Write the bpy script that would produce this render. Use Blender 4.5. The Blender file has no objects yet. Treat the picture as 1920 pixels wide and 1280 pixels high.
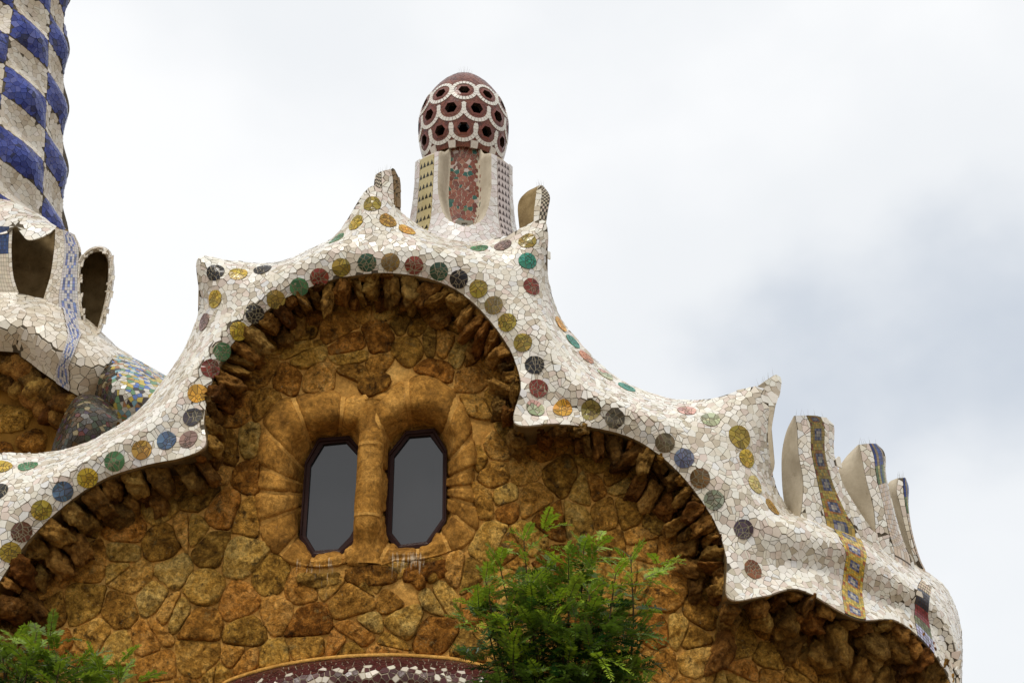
import bpy, bmesh, math, random
import numpy as np
from mathutils import Vector, noise

# ------------------------------------------------------------------ camera, sky, sun, exposure
scene = bpy.context.scene
col = scene.collection
TH = math.radians(24.0)
F = 2400.0                      # focal length in photograph pixels (1920 wide)
CAM = np.array([0.0, -16.0, 1.6])

cd = bpy.data.cameras.new('camera')
cam = bpy.data.objects.new('camera', cd)
col.objects.link(cam)
cam.location = CAM
cam.rotation_euler = (math.pi / 2 + TH, 0, 0)
cd.sensor_width = 36.0
cd.lens = 36.0 * F / 1920.0
cd.clip_start = 0.1
cd.clip_end = 3000.0
scene.camera = cam

SUN_EL, SUN_AZ = math.radians(60), math.radians(200)    # azimuth measured from +Y clockwise
world = bpy.data.worlds.new('World')
scene.world = world
world.use_nodes = True
wn, wl = world.node_tree.nodes, world.node_tree.links
wn.clear()
w_out = wn.new('ShaderNodeOutputWorld')
w_bg = wn.new('ShaderNodeBackground')
w_bg.inputs['Strength'].default_value = 0.1
w_sky = wn.new('ShaderNodeTexSky')
w_sky.sky_type = 'NISHITA'
w_sky.sun_disc = False
w_sky.sun_elevation = SUN_EL
w_sky.sun_rotation = SUN_AZ
w_tc = wn.new('ShaderNodeTexCoord')
w_map = wn.new('ShaderNodeMapping')
w_map.inputs['Location'].default_value = (7.32, 2.6, 5.3)
w_map.inputs['Scale'].default_value = (1.0, 1.0, 1.35)
w_noise = wn.new('ShaderNodeTexNoise')
w_noise.inputs['Scale'].default_value = 2.1
w_noise.inputs['Detail'].default_value = 6.0
w_noise.inputs['Roughness'].default_value = 0.45
w_ramp = wn.new('ShaderNodeValToRGB')
w_ramp.color_ramp.interpolation = 'EASE'
w_ramp.color_ramp.elements[0].position = 0.335
w_ramp.color_ramp.elements[0].color = (0.56, 0.61, 0.68, 1)
w_ramp.color_ramp.elements[1].position = 0.66
w_ramp.color_ramp.elements[1].color = (0.93, 0.935, 0.94, 1)
w_e = w_ramp.color_ramp.elements.new(0.49)
w_e.color = (0.82, 0.84, 0.86, 1)
w_sc = wn.new('ShaderNodeVectorMath'); w_sc.operation = 'SCALE'
w_sc.inputs['Scale'].default_value = 8.7
w_mix = wn.new('ShaderNodeMix'); w_mix.data_type = 'RGBA'
w_mix.inputs[0].default_value = 0.95
wl.new(w_tc.outputs['Generated'], w_map.inputs['Vector'])
wl.new(w_map.outputs['Vector'], w_noise.inputs['Vector'])
wl.new(w_noise.outputs['Fac'], w_ramp.inputs['Fac'])
wl.new(w_ramp.outputs['Color'], w_sc.inputs[0])
wl.new(w_sky.outputs['Color'], w_mix.inputs[6])
wl.new(w_sc.outputs['Vector'], w_mix.inputs[7])
wl.new(w_mix.outputs[2], w_bg.inputs['Color'])
wl.new(w_bg.outputs['Background'], w_out.inputs['Surface'])

sd = bpy.data.lights.new('sun', 'SUN')
sd.energy = 1.5
sd.angle = math.radians(10)
sd.color = (1.0, 0.95, 0.87)
sun = bpy.data.objects.new('sun', sd)
col.objects.link(sun)
sdir = Vector((math.sin(SUN_AZ) * math.cos(SUN_EL), math.cos(SUN_AZ) * math.cos(SUN_EL), math.sin(SUN_EL)))
sun.rotation_euler = sdir.to_track_quat('Z', 'Y').to_euler()
sun.location = sdir * 60

scene.view_settings.view_transform = 'Standard'
scene.view_settings.look = 'None'
scene.view_settings.exposure = 0.36
scene.view_settings.gamma = 1.0
scene.view_settings.use_curve_mapping = False

rnd = random.Random(7)
nrng = np.random.RandomState(11)

# ------------------------------------------------------------------ photograph rays -> places in the world
ST, CT = math.sin(TH), math.cos(TH)

def yoff(X):
    """the front turns a corner on the right and recedes"""
    t = (X - 3.35) / 0.5
    return 0.75 * 0.5 * (math.log1p(math.exp(t)) if t < 30 else t)

def P(x, y, Y, bend=True):
    dx, dy = (x - 960.0) / F, (640.0 - y) / F
    d = np.array([dx, CT - dy * ST, ST + dy * CT])
    YY = Y
    for _ in range(14 if bend and x > 1150 else 1):
        p = CAM + d * ((YY - CAM[1]) / d[1])
        if bend and x > 1150:
            YY = 0.5 * YY + 0.5 * (Y + yoff(p[0]))
    return p

def proj(p):
    q = np.asarray(p, float) - CAM
    z = q[..., 1] * CT + q[..., 2] * ST
    u = -q[..., 1] * ST + q[..., 2] * CT
    return np.stack([960 + F * q[..., 0] / z, 640 - F * u / z], -1)

def lerp(a, b, t):
    return a + (b - a) * t

def sstep(a, b, x):
    t = min(1.0, max(0.0, (x - a) / (b - a)))
    return t * t * (3 - 2 * t)

def catmull(pts, m, closed=False):
    """dense Catmull-Rom through pts, m samples a segment"""
    p = np.asarray(pts, float)
    if p.ndim == 1:
        p = p[:, None]
    n = len(p)
    if closed:
        q = np.concatenate([p[-1:], p, p[:2]])
        segs = n
    else:
        q = np.concatenate([2 * p[:1] - p[1:2], p, 2 * p[-1:] - p[-2:-1]])
        segs = n - 1
    out = []
    for i in range(segs):
        p0, p1, p2, p3 = q[i], q[i + 1], q[i + 2], q[i + 3]
        for k in range(m):
            t = k / m
            out.append(0.5 * (2 * p1 + (p2 - p0) * t + (2 * p0 - 5 * p1 + 4 * p2 - p3) * t * t + (3 * p1 - p0 - 3 * p2 + p3) * t ** 3))
    if not closed:
        out.append(p[-1])
    return np.array(out)

# ------------------------------------------------------------------ materials
MATS = {}

def nodes_of(name):
    m = bpy.data.materials.new(name)
    m.use_nodes = True
    nt = m.node_tree
    return m, nt.nodes, nt.links, nt.nodes['Principled BSDF']

def noise_node(n, l, vec, scale, detail=4, rough=0.6, dist=0.0):
    t = n.new('ShaderNodeTexNoise')
    t.inputs['Scale'].default_value = scale
    t.inputs['Detail'].default_value = detail
    t.inputs['Roughness'].default_value = rough
    t.inputs['Distortion'].default_value = dist
    l.new(vec, t.inputs['Vector'])
    return t.outputs['Fac']

def ramp_node(n, l, fac, stops):
    r = n.new('ShaderNodeValToRGB')
    e = r.color_ramp.elements
    while len(e) < len(stops):
        e.new(0.5)
    for i, (p, c) in enumerate(stops):
        e[i].position = p
        e[i].color = (c[0], c[1], c[2], 1) if not isinstance(c, (int, float)) else (c, c, c, 1)
    l.new(fac, r.inputs['Fac'])
    return r.outputs['Color']

def mix_node(n, l, fac, a, b, mode='MIX'):
    m = n.new('ShaderNodeMix')
    m.data_type = 'RGBA'
    m.blend_type = mode
    for s, v in ((0, fac), (6, a), (7, b)):
        if isinstance(v, (int, float)):
            m.inputs[s].default_value = v
        elif isinstance(v, tuple):
            m.inputs[s].default_value = (*v, 1)
        else:
            l.new(v, m.inputs[s])
    return m.outputs[2]

def bump_node(n, l, b, height, strength, dist, prev=None):
    bp = n.new('ShaderNodeBump')
    bp.inputs['Strength'].default_value = strength
    bp.inputs['Distance'].default_value = dist
    l.new(height, bp.inputs['Height'])
    if prev is not None:
        l.new(prev, bp.inputs['Normal'])
    if b is not None:
        l.new(bp.outputs['Normal'], b.inputs['Normal'])
    return bp.outputs['Normal']

def mat_tile(name, rough=0.28, dirt=0.35):
    """glazed ceramic, colour from each shard's own glaze"""
    m, n, l, b = nodes_of(name)
    pos = n.new('ShaderNodeNewGeometry').outputs['Position']
    at = n.new('ShaderNodeAttribute'); at.attribute_name = 'col'
    f1 = noise_node(n, l, pos, 1.7, 5, 0.65)
    f2 = noise_node(n, l, pos, 16, 5, 0.7)
    d1 = ramp_node(n, l, f1, [(0.42, 0.0), (0.68, 1.0)])
    d2 = ramp_node(n, l, f2, [(0.40, 0.0), (0.75, 1.0)])
    dd = mix_node(n, l, 1.0, d1, d2, 'MULTIPLY')
    df = n.new('ShaderNodeMath'); df.operation = 'MULTIPLY'; df.inputs[1].default_value = dirt
    l.new(dd, df.inputs[0])
    c = mix_node(n, l, df.outputs[0], at.outputs['Color'], (0.27, 0.215, 0.125))
    l.new(c, b.inputs['Base Color'])
    rr = n.new('ShaderNodeMapRange')
    l.new(f2, rr.inputs[0])
    rr.inputs[3].default_value = rough - 0.08
    rr.inputs[4].default_value = rough + 0.22
    l.new(rr.outputs[0], b.inputs['Roughness'])
    b.inputs['Specular IOR Level'].default_value = 0.32
    f3 = noise_node(n, l, pos, 9, 3, 0.6)
    bump_node(n, l, b, f3, 0.25, 0.02)
    MATS[name] = m

def mat_rough(name, stops, scale=2.0, rough=0.9, bumps=((6, 0.5, 0.06), (45, 0.5, 0.015)), spots=None, rand=0.0, stain=False, dist=0.0, grain=0.0):
    m, n, l, b = nodes_of(name)
    pos = n.new('ShaderNodeNewGeometry').outputs['Position']
    oi = n.new('ShaderNodeObjectInfo')
    f = noise_node(n, l, pos, scale, 7, 0.68, dist)
    if rand:
        ad = n.new('ShaderNodeMath'); ad.operation = 'MULTIPLY_ADD'
        l.new(oi.outputs['Random'], ad.inputs[0])
        ad.inputs[1].default_value = rand
        ad.inputs[2].default_value = -rand / 2
        a2 = n.new('ShaderNodeMath'); a2.operation = 'ADD'
        l.new(f, a2.inputs[0]); l.new(ad.outputs[0], a2.inputs[1])
        f = a2.outputs[0]
    c = ramp_node(n, l, f, stops)
    if rand > 0.2:
        h1 = n.new('ShaderNodeMath'); h1.operation = 'MULTIPLY'; h1.inputs[1].default_value = 7.31
        h2 = n.new('ShaderNodeMath'); h2.operation = 'FRACT'
        l.new(oi.outputs['Random'], h1.inputs[0]); l.new(h1.outputs[0], h2.inputs[0])
        tint = ramp_node(n, l, h2.outputs[0], [(0.0, (0.9, 0.70, 0.60)), (0.35, (1.0, 0.96, 0.9)), (0.7, (1.0, 1.05, 0.95)), (1.0, (0.86, 0.96, 1.05))])
        c = mix_node(n, l, 1.0, c, tint, 'MULTIPLY')
    if spots:
        for (sc, lo, hi, colr, amt) in spots:
            sf = noise_node(n, l, pos, sc, 5, 0.7)
            r = ramp_node(n, l, sf, [(lo, 0.0), (hi, amt)])
            c = mix_node(n, l, r, c, colr)
    if grain:
        gf = noise_node(n, l, pos, 17, 9, 0.78, 0.6)
        gr = ramp_node(n, l, gf, [(0.36, 1 - grain), (0.50, 0.9), (0.66, 1 + grain)])
        c = mix_node(n, l, 1.0, c, gr, 'MULTIPLY')
    if stain:
        # pigeon lime run down from the two window sills: vertical streaks with their own outline
        mp = n.new('ShaderNodeMapping'); mp.inputs['Scale'].default_value = (38, 1, 2.0)
        l.new(pos, mp.inputs['Vector'])
        sf = noise_node(n, l, mp.outputs['Vector'], 1.0, 3, 0.6)
        sx = n.new('ShaderNodeSeparateXYZ'); l.new(pos, sx.inputs[0])
        tot = None
        for (x0, x1, z0, z1) in STAINS:
            def rng_(o, a, bb, c_, d_):
                mr = n.new('ShaderNodeMapRange'); mr.clamp = True
                l.new(o, mr.inputs[0])
                for i_, v_ in enumerate((a, bb, c_, d_)):
                    mr.inputs[i_ + 1].default_value = v_
                return mr.outputs[0]
            ex = mix_node(n, l, 1.0, rng_(sx.outputs[0], x0, x0 + 0.15, 0, 1), rng_(sx.outputs[0], x1 - 0.15, x1, 1, 0), 'MULTIPLY')
            ez = mix_node(n, l, 1.0, rng_(sx.outputs[2], z0, z1, 0, 1), rng_(sx.outputs[2], z1 - 0.12, z1 + 0.06, 1, 0), 'MULTIPLY')
            e = mix_node(n, l, 1.0, ex, ez, 'MULTIPLY')
            tot = e if tot is None else mix_node(n, l, 1.0, tot, e, 'ADD')
        s1 = n.new('ShaderNodeMath'); s1.operation = 'MULTIPLY_ADD'
        l.new(tot, s1.inputs[0]); s1.inputs[1].default_value = 0.27; s1.inputs[2].default_value = -0.02
        s2 = n.new('ShaderNodeMath'); s2.operation = 'ADD'
        l.new(sf, s2.inputs[0]); l.new(s1.outputs[0], s2.inputs[1])
        r = ramp_node(n, l, s2.outputs[0], [(0.72, 0.0), (0.80, 0.55)])
        c = mix_node(n, l, r, c, (0.78, 0.66, 0.48))
    l.new(c, b.inputs['Base Color'])
    b.inputs['Roughness'].default_value = rough
    b.inputs['Specular IOR Level'].default_value = 0.08
    prev = None
    for i, (sc, st, di) in enumerate(bumps):
        h = noise_node(n, l, pos, sc, 6, 0.7, 0.4)
        prev = bump_node(n, l, b if i == len(bumps) - 1 else None, h, st, di, prev)
    MATS[name] = m

def mat_plain(name, c, rough=0.6, spec=0.5, ior=1.5):
    m, n, l, b = nodes_of(name)
    pos = n.new('ShaderNodeNewGeometry').outputs['Position']
    f = noise_node(n, l, pos, 25, 4, 0.6)
    cc = ramp_node(n, l, f, [(0.3, tuple(v * 0.8 for v in c)), (0.7, tuple(min(1, v * 1.15) for v in c))])
    l.new(cc, b.inputs['Base Color'])
    b.inputs['Roughness'].default_value = rough
    b.inputs['Specular IOR Level'].default_value = spec
    b.inputs['IOR'].default_value = ior
    MATS[name] = m

STAINS = []
for (xa, xb, ya, yb) in ((535, 655, 1043, 1125), (705, 812, 1030, 1125)):
    pa, pb = P(xa, yb, -0.05), P(xb, ya, -0.05)
    STAINS.append((pa[0], pb[0], pa[2], pb[2]))

mat_tile('glazed_tile', 0.20, 0.42)
mat_tile('dark_glaze', 0.22, 0.25)
mat_rough('grout', [(0.3, (0.075, 0.06, 0.042)), (0.7, (0.15, 0.125, 0.09))], 8, 0.95, ((40, 0.4, 0.01),))
mat_rough('pale_grout', [(0.3, (0.34, 0.27, 0.18)), (0.7, (0.5, 0.42, 0.3))], 8, 0.95, ((40, 0.4, 0.01),))
mat_rough('pink_grout', [(0.3, (0.40, 0.18, 0.12)), (0.7, (0.5, 0.26, 0.18))], 8, 0.95, ((40, 0.4, 0.01),))
mat_rough('stone', [(0.22, (0.08, 0.034, 0.007)), (0.38, (0.28, 0.130, 0.022)), (0.53, (0.58, 0.295, 0.056)), (0.72, (0.76, 0.45, 0.125))],
          4.5, 0.85, ((4, 0.9, 0.14), (13, 1.0, 0.07), (45, 0.9, 0.022)), spots=[(9, 0.60, 0.70, (0.55, 0.34, 0.10), 0.6), (6, 0.58, 0.66, (0.035, 0.017, 0.006), 0.8), (24, 0.62, 0.69, (0.62, 0.44, 0.2), 0.6), (3.1, 0.60, 0.68, (0.17, 0.155, 0.07), 0.5)], rand=0.26, stain=True, dist=0.8, grain=0.7)
mat_rough('mortar', [(0.30, (0.42, 0.205, 0.042)), (0.52, (0.62, 0.325, 0.078)), (0.75, (0.74, 0.44, 0.13))],
          1.6, 0.9, ((5, 0.5, 0.08), (24, 0.6, 0.03), (90, 0.4, 0.006)), spots=[(3, 0.60, 0.75, (0.16, 0.078, 0.022), 0.7)], stain=True, grain=0.35)
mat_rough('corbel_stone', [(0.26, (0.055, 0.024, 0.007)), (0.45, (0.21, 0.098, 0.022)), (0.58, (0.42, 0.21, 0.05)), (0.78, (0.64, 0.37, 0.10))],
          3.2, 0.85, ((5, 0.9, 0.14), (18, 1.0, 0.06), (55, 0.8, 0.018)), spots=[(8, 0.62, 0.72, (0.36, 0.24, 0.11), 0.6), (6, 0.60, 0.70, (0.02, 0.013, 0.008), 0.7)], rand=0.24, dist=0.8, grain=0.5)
mat_rough('dressed_stone', [(0.28, (0.15, 0.066, 0.013)), (0.5, (0.38, 0.180, 0.034)), (0.75, (0.62, 0.33, 0.08))],
          2.2, 0.85, ((8, 0.4, 0.04), (45, 0.6, 0.015), (120, 0.5, 0.005)), spots=[(7, 0.58, 0.74, (0.10, 0.055, 0.02), 0.7), (30, 0.62, 0.72, (0.46, 0.3, 0.13), 0.5)], rand=0.10, stain=True, grain=0.55)
mat_rough('cement', [(0.3, (0.40, 0.34, 0.25)), (0.7, (0.60, 0.53, 0.41))], 3, 0.9, ((20, 0.3, 0.01),), spots=[(4, 0.58, 0.72, (0.25, 0.2, 0.13), 0.7)])
mat_rough('brown_cement', [(0.3, (0.15, 0.10, 0.042)), (0.7, (0.36, 0.26, 0.13))], 3, 0.9, ((20, 0.4, 0.02),))
mat_rough('spout_stone', [(0.3, (0.22, 0.2, 0.16)), (0.7, (0.34, 0.31, 0.25))], 9, 0.9, ((30, 0.4, 0.01),))
mat_rough('plaster', [(0.3, (0.16, 0.075, 0.012)), (0.7, (0.42, 0.21, 0.04))], 1.2, 0.9, ((3, 0.5, 0.15), (12, 0.5, 0.04)))
mat_rough('earth', [(0.3, (0.16, 0.12, 0.08)), (0.7, (0.28, 0.22, 0.15))], 0.8, 0.95, ((12, 0.4, 0.02),))
mat_rough('bark', [(0.3, (0.03, 0.02, 0.01)), (0.7, (0.09, 0.06, 0.03))], 12, 0.9, ((40, 0.5, 0.01),))
mat_plain('frame_wood', (0.030, 0.010, 0.007), 0.6, 0.2)
mat_plain('wire', (0.45, 0.45, 0.43), 0.4)
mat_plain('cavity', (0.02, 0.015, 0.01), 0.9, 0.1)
gm, gn, gl, gb = nodes_of('window_glass')
gb.inputs['Base Color'].default_value = (0.020, 0.020, 0.022, 1)
gb.inputs['Roughness'].default_value = 0.06
gb.inputs['IOR'].default_value = 1.72
MATS['window_glass'] = gm
lm, ln, ll, lb = nodes_of('leaf')
la = ln.new('ShaderNodeAttribute'); la.attribute_name = 'col'
ll.new(la.outputs['Color'], lb.inputs['Base Color'])
lb.inputs['Roughness'].default_value = 0.45
ltr = ln.new('ShaderNodeBsdfTranslucent')
lmx = ln.new('ShaderNodeMixShader'); lmx.inputs[0].default_value = 0.35
ll.new(la.outputs['Color'], ltr.inputs['Color'])
ll.new(lb.outputs[0], lmx.inputs[1]); ll.new(ltr.outputs[0], lmx.inputs[2])
ll.new(lmx.outputs[0], ln['Material Output'].inputs['Surface'])
MATS['leaf'] = lm

# ------------------------------------------------------------------ object helpers
def mesh_obj(name, verts, faces, mats, parent=None, midx=None, cols=None, smooth=False, center=True):
    v = np.asarray(verts, float)
    loc = np.zeros(3)
    if center and parent is not None and len(v):
        loc = v.mean(0)
        v = v - loc
    me = bpy.data.meshes.new(name)
    me.from_pydata(v.tolist(), [], [tuple(f) for f in faces])
    for mt in ([mats] if isinstance(mats, str) else mats):
        me.materials.append(MATS[mt])
    if midx is not None:
        me.polygons.foreach_set('material_index', np.asarray(midx, np.int32))
    if smooth:
        me.polygons.foreach_set('use_smooth', np.ones(len(me.polygons), bool))
    if cols is not None:
        at = me.color_attributes.new('col', 'FLOAT_COLOR', 'CORNER')
        arr = []
        for f, c in zip(faces, cols):
            arr.extend((c[0], c[1], c[2], 1.0) * len(f))
        at.data.foreach_set('color', arr)
    me.update()
    o = bpy.data.objects.new(name, me)
    col.objects.link(o)
    o.location = loc
    if parent is not None:
        o.parent = parent
        # parents may sit off the origin: keep world coordinates
        base = np.zeros(3); q = parent
        while q is not None:
            base += np.array(q.location); q = q.parent
        o.location = loc - base if center else -base
    return o

def empty(name, loc=(0, 0, 0), parent=None):
    o = bpy.data.objects.new(name, None)
    col.objects.link(o)
    o.location = loc
    if parent is not None:
        o.parent = parent
        o.location = np.array(loc) - np.array(parent.location)
    o.empty_display_size = 0.3
    return o

def tag(o, label=None, cat=None, group=None, kind=None):
    for k, v in (('label', label), ('category', cat), ('group', group), ('kind', kind)):
        if v:
            o[k] = v
    return o

def grid_faces(a, b, flip=False, closed_a=False):
    fs = []
    for i in range(a if closed_a else a - 1):
        i2 = (i + 1) % a
        for j in range(b - 1):
            q = (i * b + j, i2 * b + j, i2 * b + j + 1, i * b + j + 1)
            fs.append(q[::-1] if flip else q)
    return fs

def grid_normals(G, toward=None):
    du = np.gradient(G, axis=0)
    dv = np.gradient(G, axis=1)
    N = np.cross(du, dv)
    N /= np.linalg.norm(N, axis=2, keepdims=True) + 1e-9
    if toward is not None:
        s = np.sign(np.mean(np.sum(N * (np.asarray(toward) - G), axis=2)))
        if s < 0:
            N = -N
    return N

def outward(G, N):
    """True when grid_faces winding gives normals along N"""
    e = np.cross(G[1, 0] - G[0, 0], G[0, 1] - G[0, 0])
    a = G.shape[0] // 2; b = G.shape[1] // 2
    e = np.cross(G[a + 1 if a + 1 < G.shape[0] else a, b] - G[a - 1, b], G[a, min(b + 1, G.shape[1] - 1)] - G[a, b - 1])
    return np.dot(e, N[a, b]) > 0

# ------------------------------------------------------------------ broken-tile and rubble cells on any surface
def clip(poly, nx, ny, c):
    out = []
    m = len(poly)
    for i in range(m):
        a, b = poly[i], poly[(i + 1) % m]
        da, db = nx * a[0] + ny * a[1] - c, nx * b[0] + ny * b[1] - c
        if da <= 0:
            out.append(a)
        if (da < 0 < db) or (db < 0 < da):
            t = da / (da - db)
            out.append((a[0] + (b[0] - a[0]) * t, a[1] + (b[1] - a[1]) * t))
    return out

def poly_area(p):
    return 0.5 * sum(p[i][0] * p[(i + 1) % len(p)][1] - p[(i + 1) % len(p)][0] * p[i][1] for i in range(len(p)))

def sample_grid(G, N, d, rs, keep=None, fill=3.0, closed=False):
    if closed:
        G = np.concatenate([G, G[:1]]); N = np.concatenate([N, N[:1]])
    a, b, c, e = G[:-1, :-1], G[1:, :-1], G[1:, 1:], G[:-1, 1:]
    ar = 0.5 * (np.linalg.norm(np.cross(b - a, c - a), axis=2) + np.linalg.norm(np.cross(c - a, e - a), axis=2)).ravel()
    tot = ar.sum()
    n = int(tot / d ** 2 * fill) + 10
    idx = rs.choice(len(ar), n, p=ar / tot)
    ii, jj = np.unravel_index(idx, (G.shape[0] - 1, G.shape[1] - 1))
    u, v = rs.rand(n, 1), rs.rand(n, 1)
    pts = (G[ii, jj] * (1 - u) * (1 - v) + G[ii + 1, jj] * u * (1 - v) + G[ii + 1, jj + 1] * u * v + G[ii, jj + 1] * (1 - u) * v)
    nr = (N[ii, jj] * (1 - u) * (1 - v) + N[ii + 1, jj] * u * (1 - v) + N[ii + 1, jj + 1] * u * v + N[ii, jj + 1] * (1 - u) * v)
    nr /= np.linalg.norm(nr, axis=1, keepdims=True)
    uv = np.concatenate([ii[:, None] + u, jj[:, None] + v], 1)
    cells, keepi = {}, []
    for k in range(n):
        p = pts[k]
        key = tuple((p / d).astype(int))
        ok = True
        for x in (-1, 0, 1):
            for y in (-1, 0, 1):
                for z in (-1, 0, 1):
                    for q in cells.get((key[0] + x, key[1] + y, key[2] + z), ()):
                        if ((pts[q] - p) ** 2).sum() < d * d:
                            ok = False
                            break
                    if not ok: break
                if not ok: break
            if not ok: break
        if ok and (keep is None or keep(p, uv[k])):
            cells.setdefault(key, []).append(k)
            keepi.append(k)
    return pts[keepi], nr[keepi], uv[keepi]

def cells_on(pts, nr, d, gap, bounds=(), circles=(), rs=None, split=0.3, ext=1.7, stretch=1.0, bscan=1.25):
    """Voronoi cell of each point in its own tangent plane; returns (i, t1, t2, polygons)"""
    n = len(pts)
    cell = d * 2.6
    hsh = {}
    for i, p in enumerate(pts):
        hsh.setdefault(tuple(np.floor(p / cell).astype(int)), []).append(i)
    bnd = [np.asarray(b) for b in bounds]
    out = []
    for i in range(n):
        p, nn = pts[i], nr[i]
        ref = np.array([0, 0, 1.0]) if abs(nn[2]) < 0.9 else np.array([1.0, 0, 0])
        t1 = np.cross(ref, nn); t1 /= np.linalg.norm(t1)
        t2 = np.cross(nn, t1)
        key = np.floor(p / cell).astype(int)
        R = d * ext
        poly = [(-R * stretch, -R), (R * stretch, -R), (R * stretch, R), (-R * stretch, R)]
        for x in (-1, 0, 1):
            for y in (-1, 0, 1):
                for z in (-1, 0, 1):
                    for q in hsh.get((key[0] + x, key[1] + y, key[2] + z), ()):
                        if q == i:
                            continue
                        w = pts[q] - p
                        if w @ w > cell * cell or nr[q] @ nn < 0.1:
                            continue
                        a, b = w @ t1, w @ t2
                        L = math.hypot(a, b)
                        if L < 1e-6:
                            continue
                        poly = clip(poly, a / L, b / L, L / 2 - gap / 2)
                        if len(poly) < 3:
                            break
        for B in bnd:
            w = B - p
            dist2 = (w ** 2).sum(1)
            k = int(dist2.argmin())
            if dist2[k] < (2.2 * d) ** 2:
                near_ = np.nonzero(dist2 < max(dist2[k] * 1.3, (bscan * d) ** 2))[0] if bscan else [k]
                for kk in near_:
                    k0, k1 = max(0, kk - 1), min(len(B) - 1, kk + 1)
                    tg = B[k1] - B[k0]
                    ta, tb = tg @ t1, tg @ t2
                    L = math.hypot(ta, tb)
                    if L < 1e-7:
                        continue
                    na, nb = tb / L, -ta / L
                    wk = B[kk] - p
                    c = wk @ t1 * na + wk @ t2 * nb
                    if c < 0:
                        na, nb, c = -na, -nb, -c
                    poly = clip(poly, na, nb, c - gap * 0.5)
        for (cc, cr_) in circles:
            w = cc - p
            L3 = math.sqrt(w @ w)
            if L3 < cr_ + 2.2 * d:
                a, b = w @ t1, w @ t2
                L = math.hypot(a, b)
                if L < 1e-6:
                    continue
                poly = clip(poly, a / L, b / L, L - cr_ - gap * 0.4)
        if len(poly) < 3:
            continue
        polys = [poly]
        if split and rs.rand() < split:
            th = rs.rand() * math.pi
            cx = sum(q[0] for q in poly) / len(poly); cy = sum(q[1] for q in poly) / len(poly)
            nx, ny = math.cos(th), math.sin(th)
            c = nx * cx + ny * cy
            polys = [clip(poly, nx, ny, c - gap / 2), clip(poly, -nx, -ny, -c - gap / 2)]
        polys = [q for q in polys if len(q) >= 3 and abs(poly_area(q)) > (0.22 * d) ** 2]
        if polys:
            out.append((i, t1, t2, polys))
    return out

def tile_geo(p, nn, t1, t2, poly, h, tilt=0.0, rs=None):
    """one shard: flat top, sides down into the grout"""
    if poly_area(poly) < 0:
        poly = poly[::-1]
    m = len(poly)
    ta, tb = ((rs.rand() - 0.5) * tilt, (rs.rand() - 0.5) * tilt) if tilt else (0, 0)
    top = [p + t1 * a + t2 * b + nn * (h + ta * a + tb * b) for a, b in poly]
    cx = sum(q[0] for q in poly) / m; cy = sum(q[1] for q in poly) / m
    low = [p + t1 * (cx + (a - cx) * 1.02) + t2 * (cy + (b - cy) * 1.02) - nn * 0.012 for a, b in poly]
    v = top + low
    f = [tuple(range(m))] + [(m + i, m + (i + 1) % m, (i + 1) % m, i) for i in range(m)]
    return v, f

class Acc:
    def __init__(s):
        s.v, s.f, s.c, s.m = [], [], [], []
    def add(s, v, f, c=None, mi=0):
        o = len(s.v)
        s.v.extend(v)
        for q in f:
            s.f.append(tuple(o + k for k in q))
            s.c.append(c or (0.5, 0.5, 0.5))
            s.m.append(mi)
    def build(s, name, mats, parent=None, smooth=False, **kw):
        if not s.v:
            return None
        return mesh_obj(name, s.v, s.f, mats, parent, s.m, s.c, smooth, **kw)

def jit(c, rs, a=0.12):
    k = 1 + (rs.rand() - 0.5) * 2 * a
    return tuple(max(0.004, min(0.92, v * k * (1 + (rs.rand() - 0.5) * a * 0.4))) for v in c)

WHITES = [((0.82, 0.785, 0.70), 0.40), ((0.76, 0.70, 0.585), 0.24), ((0.68, 0.575, 0.49), 0.15), ((0.54, 0.47, 0.36), 0.15), ((0.74, 0.73, 0.70), 0.06)]
CREAMS = [((0.72, 0.66, 0.56), 0.5), ((0.64, 0.56, 0.44), 0.3), ((0.54, 0.46, 0.35), 0.2)]

def pick(pal, rs):
    r = rs.rand() * sum(w for _, w in pal)
    for c, w in pal:
        r -= w
        if r <= 0:
            return jit(c, rs, 0.07)
    return pal[0][0]

def mosaic(G, N, d, gap, pal, rs, bounds=(), circles=(), keep=None, h=0.008, split=0.3, tilt=0.10, fill=3.0, closed=False):
    """list of (verts, faces, colour, screen area) for a broken-tile skin"""
    pts, nr, uv = sample_grid(G, N, d, rs, keep, fill, closed)
    res = []
    for (i, t1, t2, polys) in cells_on(pts, nr, d, gap, bounds, circles, rs, split):
        for poly in polys:
            v, f = tile_geo(pts[i], nr[i], t1, t2, poly, h, tilt, rs)
            c = pal(pts[i], uv[i], rs) if callable(pal) else pick(pal, rs)
            m = len(poly)
            q = proj(np.array(v[:m]))
            res.append((v, f, c, abs(poly_area([tuple(k) for k in q]))))
    return res

def mosaic_obj(name, tiles, parent, mat='glazed_tile', stuff=True):
    a = Acc()
    for v, f, c, _ in tiles:
        a.add(v, f, c)
    o = a.build(name, mat, parent)
    if o and stuff:
        o['kind'] = 'stuff'
    return o

def poly_inside(poly, x, y):
    ins = False
    m = len(poly)
    j = m - 1
    for i in range(m):
        xi, yi = poly[i]; xj, yj = poly[j]
        if (yi > y) != (yj > y) and x < (xj - xi) * (y - yi) / (yj - yi) + xi:
            ins = not ins
        j = i
    return ins

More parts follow.
